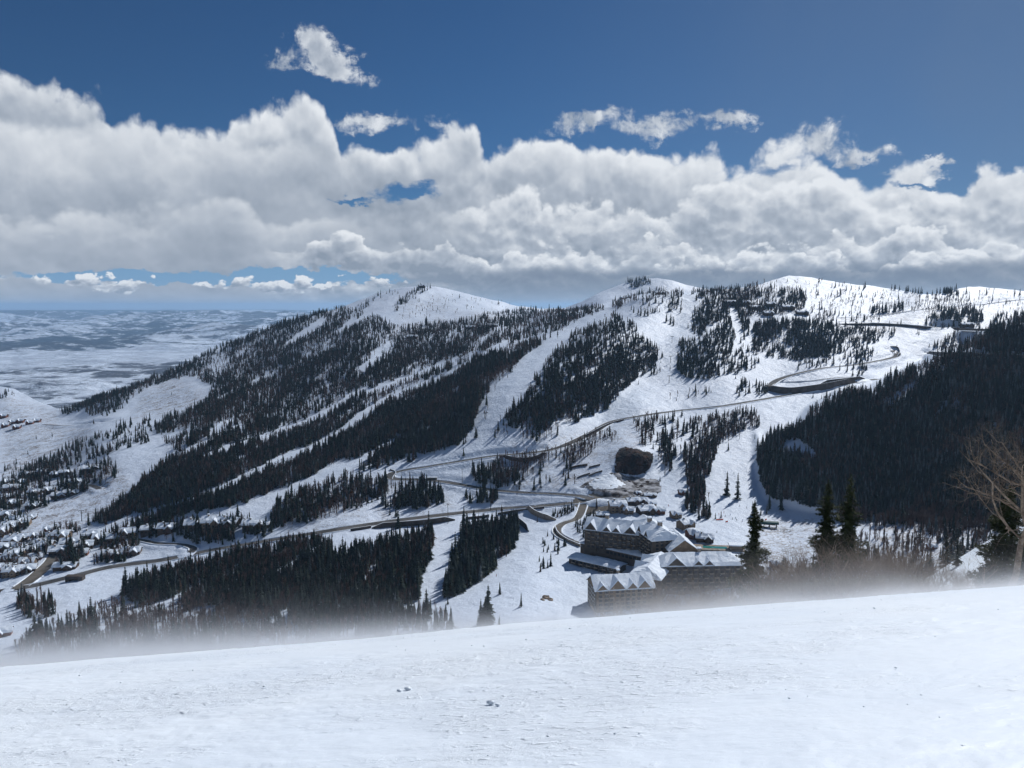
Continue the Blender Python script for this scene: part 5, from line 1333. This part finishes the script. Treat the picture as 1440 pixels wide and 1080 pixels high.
wall([(1262,502),(1266,497),(1263,490),(1252,487)], 4, 'conc', 'small hooked wall left of the upper piste crossing')
wall([(1300,494),(1306,501),(1330,504),(1380,504),(1440,503)], 6, 'conc', 'long dark wall with a hooked end right of the upper piste crossing')
wall([(1180,457),(1240,460),(1300,465),(1350,468),(1445,471)], 6, 'conc', 'long straight dark wall carrying the highest road at the right')
wall([(740,717),(752,725),(768,731),(782,731)], 6.5, 'conc_tan', 'tan stone wall curving round the planted bank by the hotel drive')
wall([(780,744),(784,752),(796,761),(815,770)], 3.0, 'conc_tan', 'low tan wall on the outer side of the hotel drive')
wall([(722,731),(733,740),(743,749)], 6.5, 'conc', 'dark curved wall at the head of the piste below the valley road')
wall([(800,660),(812,657),(826,655)], 3.0, 'conc', 'upper left of the four stepped walls left of the rock cut')
wall([(828,658),(836,656),(844,654)], 2.2, 'conc', 'upper right of the four stepped walls left of the rock cut')
wall([(812,672),(820,669),(830,666)], 2.2, 'conc', 'lower left of the four stepped walls left of the rock cut')
wall([(828,669),(838,665),(847,662)], 2.2, 'conc', 'lower right of the four stepped walls left of the rock cut')
wall([(552,676),(556,664),(548,660)], 1.5, 'conc', 'small wall round the outside of the hairpin bend')
# road underpass for skiers
def underpass():
    p = gpt(106, 817); root = empty('underpass', p); tag(root, 'dark ski underpass portal below the valley road where the snow lane ends', 'underpass')
    mb = MB(); mb.box(-9, -5, -3, 3, -9, 2.0); mb.box(5, 9, -3, 3, -9, 2.0); mb.box(-9, 9, -3, 3, 2.0, 4.5); mb.build('portal', M['conc'], root)
    MB().box(-4.99, 4.99, 1.5, 2.9, -9, 1.99).build('tunnel_shade', M['rock'], root)  # dark slab added to stand in for the shade inside the opening
    MB().box(-9.3, 9.3, -3.3, 3.3, 4.503, 5.4).build('parapet', M['conc'], root)
underpass()
# guard rail / sign board by the hairpin
p = gpt(607, 672); r0_ = empty('shelter', p, .1); tag(r0_, 'small tan roadside shelter inside the hairpin bend', 'shelter')
MB().box(-7, 7, -2, 2, 0, 3.4).build('wall', M['conc_tan'], r0_); MB().prism([(-2.6, 3.403), (2.6, 3.403), (0, 4.9)], 'x', -7.6, 7.6).build('roof', M['roof_snow'], r0_); MB().box(-5, 5, -2.06, -2.003, .8, 2.6).build('window', M['glass'], r0_)

# poles, lift towers ---------------------------------------------------------
def pole(u, v, H, label, arm=True):
    root = empty('utility_pole', gpt(u, v), .3); tag(root, label, 'pole')
    MB().tube([(0,0,-1),(0,0,H)], [.32, .2], 6).build('post', M['pole'], root)
    if arm: MB().box(-1.6, 1.6, -.12, .12, H-1.6, H-1.3).build('crossarm', M['pole'], root)
for u, v, H, lb in [(650,676,19,'tall pole right of the hairpin shelter'),(630,735,23,'tall pole on the slope above the long dark wall'),(690,718,15,'pole beside the valley road in front of the roadside grove'),(727,697,11,'short pole by the middle road'),
                    (567,842,24,'tall thin pole at the right edge of the lower wood'),(1029,846,26,'tall thin pole in front of the long hotel wing'),(506,672,14,'pole above the roadside wood left of the hairpin'),(944,430,10,'pole on the ridge below the dark lodge')]:
    pole(u, v, H, lb, H < 24)
def tower(u, v, H, label):
    root = empty('lift_tower', gpt(u, v), .5); tag(root, label, 'lift tower')
    MB().tube([(0,0,-1),(0,0,H)], [.5, .38], 8).build('mast', M['metal'], root)
    ca = MB().box(-3.2, 3.2, -.25, .25, H-.003, H+.5).build('crossarm', M['metal'], root)
    for s in (-1, 1): MB().box(s*3-.25, s*3+.25, -1.9, 1.9, H-.5, H-.02).build('sheave_train', M['metal'], ca)
for u, v, H, lb in [(946,452,12,'topmost lift tower on the ridge slope'),(945,482,12,'second lift tower down the ridge slope'),(943,510,12,'third lift tower down the ridge slope'),(941,538,12,'lowest lift tower on the ridge slope'),
                    (115,733,14,'lift tower on the left run above the village'),(935,668,15,'lift tower beside the tall grove above the ski base'),(952,622,13,'lift tower near the upper road above the ski base'),(610,610,10,'lift tower left of the main run'),(683,590,10,'lift tower in the middle of the main run')]:
    tower(u, v, H, lb)
# ski base -------------------------------------------------------------------
p = gpt(1076, 741); rt = empty('lift_station', p, radians(-14)); tag(rt, 'long dark green roofed lift station at the ski base', 'lift station')
MB().prism([(-3.6, 3.6), (3.6, 3.6), (2.6, 5.4), (-2.6, 5.4)], 'x', -13, 13).build('roof', M['greenroof'], rt)
for x in (-11, -4, 4, 11): MB().box(x-.5, x+.5, -2, 2, -1, 3.597).build('leg', M['metal'], rt)
MB().box(-10, 10, -1.2, 1.2, 2.2, 3.2).build('machinery', M['trim'], rt)
p = gpt(1098, 748); rt = empty('chair_rack', p, radians(-14)); tag(rt, 'row of parked lift gear right of the green roofed station', 'lift gear')
MB().box(-10, 10, -.3, .3, 2.2, 2.5).build('rail', M['metal'], rt)
for x in np.linspace(-9, 9, 7): MB().box(x-.15, x+.15, -.15, .15, -1, 2.197).build('post', M['metal'], rt)
for i, (u, v, L, lb) in enumerate([(1012,732,8,'orange safety fence left of the skiers at the ski base'),(1022,735,3,'short orange safety net below the skiers'),(1077,732,4,'orange safety fence behind the green roofed lift station')]):
    root = empty('safety_fence', gpt(u, v), .2 + .3*i); tag(root, lb, 'safety fence')
    mb = MB(); mb.box(-L/2, L/2, -.04, .04, .2, 1.5); mb.build('netting', M['orange'], root)
    for x in np.linspace(-L/2, L/2, 4): MB().box(x-.06, x+.06, .041, .14, -.4, 1.7).build('post', M['pole'], root)
# outdoor pool terrace of the hotel
q = zat(1010, 770, -226)
pr = empty('pool_terrace', q, radians(-8)); tag(pr, 'hotel pool terrace with green water behind the long wing', 'pool')
MB().box(-24, 24, -8, 8, -3, 0).build('deck', M['conc_tan'], pr); MB().box(-14, 8, -3, 3, .002, .15).build('water', M['water_pool'], pr); MB().box(10, 22, -6, 2, .002, 4).build('pavilion', M['wall_tan'], pr); MB().box(9, 23, -7, 3, 4.003, 5.0).build('roof', M['roof_snow'], pr)
# skiers
JK = [mat('jacket_' + n, c, .7)[0] for n, c in (('red', (.45,.04,.03)), ('blue', (.04,.10,.35)), ('black', (.02,.02,.025)), ('teal', (.02,.22,.24)))]
def person_mesh(i):
    J = {'pel':(0,0,.92),'ch':(0,.02,1.28),'nk':(0,.03,1.50),'hd':(0,.05,1.66),'top':(0,.05,1.78),'lk':(-.12,.10,.50),'la':(-.13,0,.08),'lt':(-.13,.18,.04),'rk':(.12,.12,.50),'ra':(.13,0,.08),'rt':(.13,.18,.04),
         'ls':(-.20,.02,1.42),'le':(-.30,.10,1.16),'lh':(-.30,.34,1.08),'rs':(.20,.02,1.42),'re':(.31,.10,1.16),'rh':(.30,.34,1.08)}
    R = {'pel':.16,'ch':.18,'nk':.07,'hd':.115,'top':.09,'lk':.085,'la':.06,'lt':.05,'rk':.085,'ra':.06,'rt':.05,'ls':.08,'le':.06,'lh':.045,'rs':.08,'re':.06,'rh':.045}
    E = [('pel','ch'),('ch','nk'),('nk','hd'),('hd','top'),('pel','lk'),('lk','la'),('la','lt'),('pel','rk'),('rk','ra'),('ra','rt'),('ch','ls'),('ls','le'),('le','lh'),('ch','rs'),('rs','re'),('re','rh')]
    ks = list(J); me = bpy.data.meshes.new('person'); me.from_pydata([J[k] for k in ks], [(ks.index(a), ks.index(b)) for a, b in E], [])
    o = link('person', me); md = o.modifiers.new('skin', 'SKIN')
    if not me.skin_vertices: 
        bpy.context.view_layer.objects.active = o; bpy.ops.object.modifier_remove(modifier='skin'); md = o.modifiers.new('skin', 'SKIN')
    if me.skin_vertices:
        for k, sv in zip(ks, me.skin_vertices[0].data): sv.radius = (R[k], R[k]); sv.use_root = (k == 'pel')
    o.modifiers.new('sub', 'SUBSURF').levels = 1
    dg = bpy.context.evaluated_depsgraph_get(); m2 = bpy.data.meshes.new_from_object(o.evaluated_get(dg)); bpy.data.objects.remove(o)
    m2.name = 'person'; m2.materials.clear(); m2.materials.append(JK[i]); return m2
PM = [person_mesh(i) for i in range(4)]
skim = MB().box(-.05, .05, -.8, .9, -.02, .02).mesh('ski', M['trim'])
hatm = MB().tube([(0,.05,1.70),(0,.05,1.80),(0,.05,1.86)], [.125, .115, .05], 8).mesh('helmet', M['glass'])
CN = ['red', 'blue', 'black', 'teal']
for i, (u, v) in enumerate([(1018,722),(1020,727),(1027,725),(1030,731),(1034,730),(1036,733),(1011,724),(1040,713),(983,737),(1008,750),(1001,694),(940,712),(1050,716),(1044,734),(696,786),(698,812),(1060,690),(1032,668),(720,700+60)]):
    c = [0,2,1,2,3,2,0,2,1,2,2,0,2,1,2,0,2,3,2][i]; g_ = gpt(u, v)
    o = link('person', PM[c], None, g_ + Vector((0, 0, .05))); o.rotation_euler = (0, 0, i*1.1)
    where = 'on the flat ski base beside the orange fence' if 1005 < u < 1062 and v > 700 else ('on the piste in the middle' if u < 800 else 'on the piste above the ski base')
    tag(o, f'skier in {CN[c]} {where}', 'skier', f'skiers in {CN[c]} {where}')
    for s in (-1, 1): k = link('ski', skim, o, Vector((s*.13, .05, .02)))
    link('helmet', hatm, o)
    o.scale = (1.15,)*3
# ------------------------------------------------------------------ air: blowing snow along the brow, and distance haze
def drift():
    n = 60; sx = np.linspace(-.95, .95, n); Ys = np.linspace(12.5, 44, 12); V = []
    top = lambda Y: 1.3 + 0.085 * (Y - 12.5)
    for h in (0, 1):
        for Y in Ys:
            for s in sx:
                x = s * Y; z = float(near_z(np.array([x]), np.array([Y]))[0]); V.append((x, Y, z - .35 if h == 0 else z + top(Y) + .3))
    m_ = len(Ys); I = np.arange(2 * m_ * n).reshape(2, m_, n); q = []
    def sheet(A, flip):
        f = np.stack([A[:-1, :-1], A[:-1, 1:], A[1:, 1:], A[1:, :-1]], -1).reshape(-1, 4); q.append(f[:, ::-1] if flip else f)
    sheet(I[0], True); sheet(I[1], False); sheet(I[:, 0, :], False); sheet(I[:, -1, :], True); sheet(I[:, :, 0], True); sheet(I[:, :, -1], False)
    m = bpy.data.materials.new('blown_snow_air'); m.use_nodes = True; T = NT(m.node_tree); T.n.clear()
    out = T.new('ShaderNodeOutputMaterial'); g = T.new('ShaderNodeNewGeometry').outputs['Position']; sep = T.new('ShaderNodeSeparateXYZ', {0: g})
    # height above the slope, which here is close to a plane  z = ax + by
    A = np.array([(s*Y, Y) for Y in np.linspace(14, 44, 20) for s in np.linspace(-.7, .7, 20)]); z = near_z(A[:, 0], A[:, 1])
    B = np.concatenate([A, np.ones((len(A), 1))], 1); w = np.linalg.lstsq(B, z, rcond=None)[0]
    hgt = T.m('SUBTRACT', sep.outputs[2], T.m('ADD', T.m('ADD', T.m('MULTIPLY', sep.outputs[0], float(w[0])), T.m('MULTIPLY', sep.outputs[1], float(w[1]))), float(w[2])))
    mp = T.new('ShaderNodeMapping', {'Vector': g, 'Rotation': (0, 0, radians(20)), 'Scale': (0.45, 1, 1.0)}).outputs[0]
    big = T.noise(mp, 0.16, 3, 0.5); fine = T.noise(mp, 1.1, 4, 0.65, 0.5)
    sc = T.m('ADD', 0.05, T.m('MULTIPLY', T.sstep(big, 0.38, 0.70), 0.34))
    d = T.m('EXPONENT', T.m('MULTIPLY', T.m('DIVIDE', T.m('MAXIMUM', hgt, 0.0), sc), -1.0))
    d = T.m('MULTIPLY', d, T.m('ADD', 0.25, T.m('MULTIPLY', T.sstep(fine, 0.30, 0.70), 1.1)))
    d = T.m('MULTIPLY', d, T.sstep(sep.outputs[1], 12.5, 17.0))
    d = T.m('MULTIPLY', d, T.sstep(sep.outputs[1], 44.0, 30.0))
    d = T.m('MULTIPLY', d, T.m('ADD', 0.62, T.m('MULTIPLY', T.sstep(T.m('DIVIDE', sep.outputs[0], sep.outputs[1]), 0.2, -0.5), 1.15)))
    vol = T.new('ShaderNodeVolumePrincipled', {'Color': (0.96, 0.97, 1, 1), 'Density': T.m('MULTIPLY', d, 0.42), 'Anisotropy': 0.55})
    T.l.new(vol.outputs[0], out.inputs['Volume'])
    o = link('blowing_snow', mesh_np('blowing_snow', V, q, m)); tag(o, 'low veil of blowing snow streaming over the brow of the piste', 'blowing snow', kind='stuff')
    m.cycles.volume_step_rate = 1.0
drift()
def haze():
    mb = MB().box(-60000, 60000, -200, 76500, -760, 190)
    m = bpy.data.materials.new('haze_air'); m.use_nodes = True; T = NT(m.node_tree); T.n.clear()
    out = T.new('ShaderNodeOutputMaterial'); vol = T.new('ShaderNodeVolumePrincipled', {'Color': (0.45, 0.70, 1.0, 1), 'Density': 2.6e-5, 'Anisotropy': 0.3})
    T.l.new(vol.outputs[0], out.inputs['Volume'])
    m.cycles.homogeneous_volume = True
    tag(mb.build('haze', m), 'thin blue haze filling the air out to the horizon', 'haze', kind='stuff')
haze()
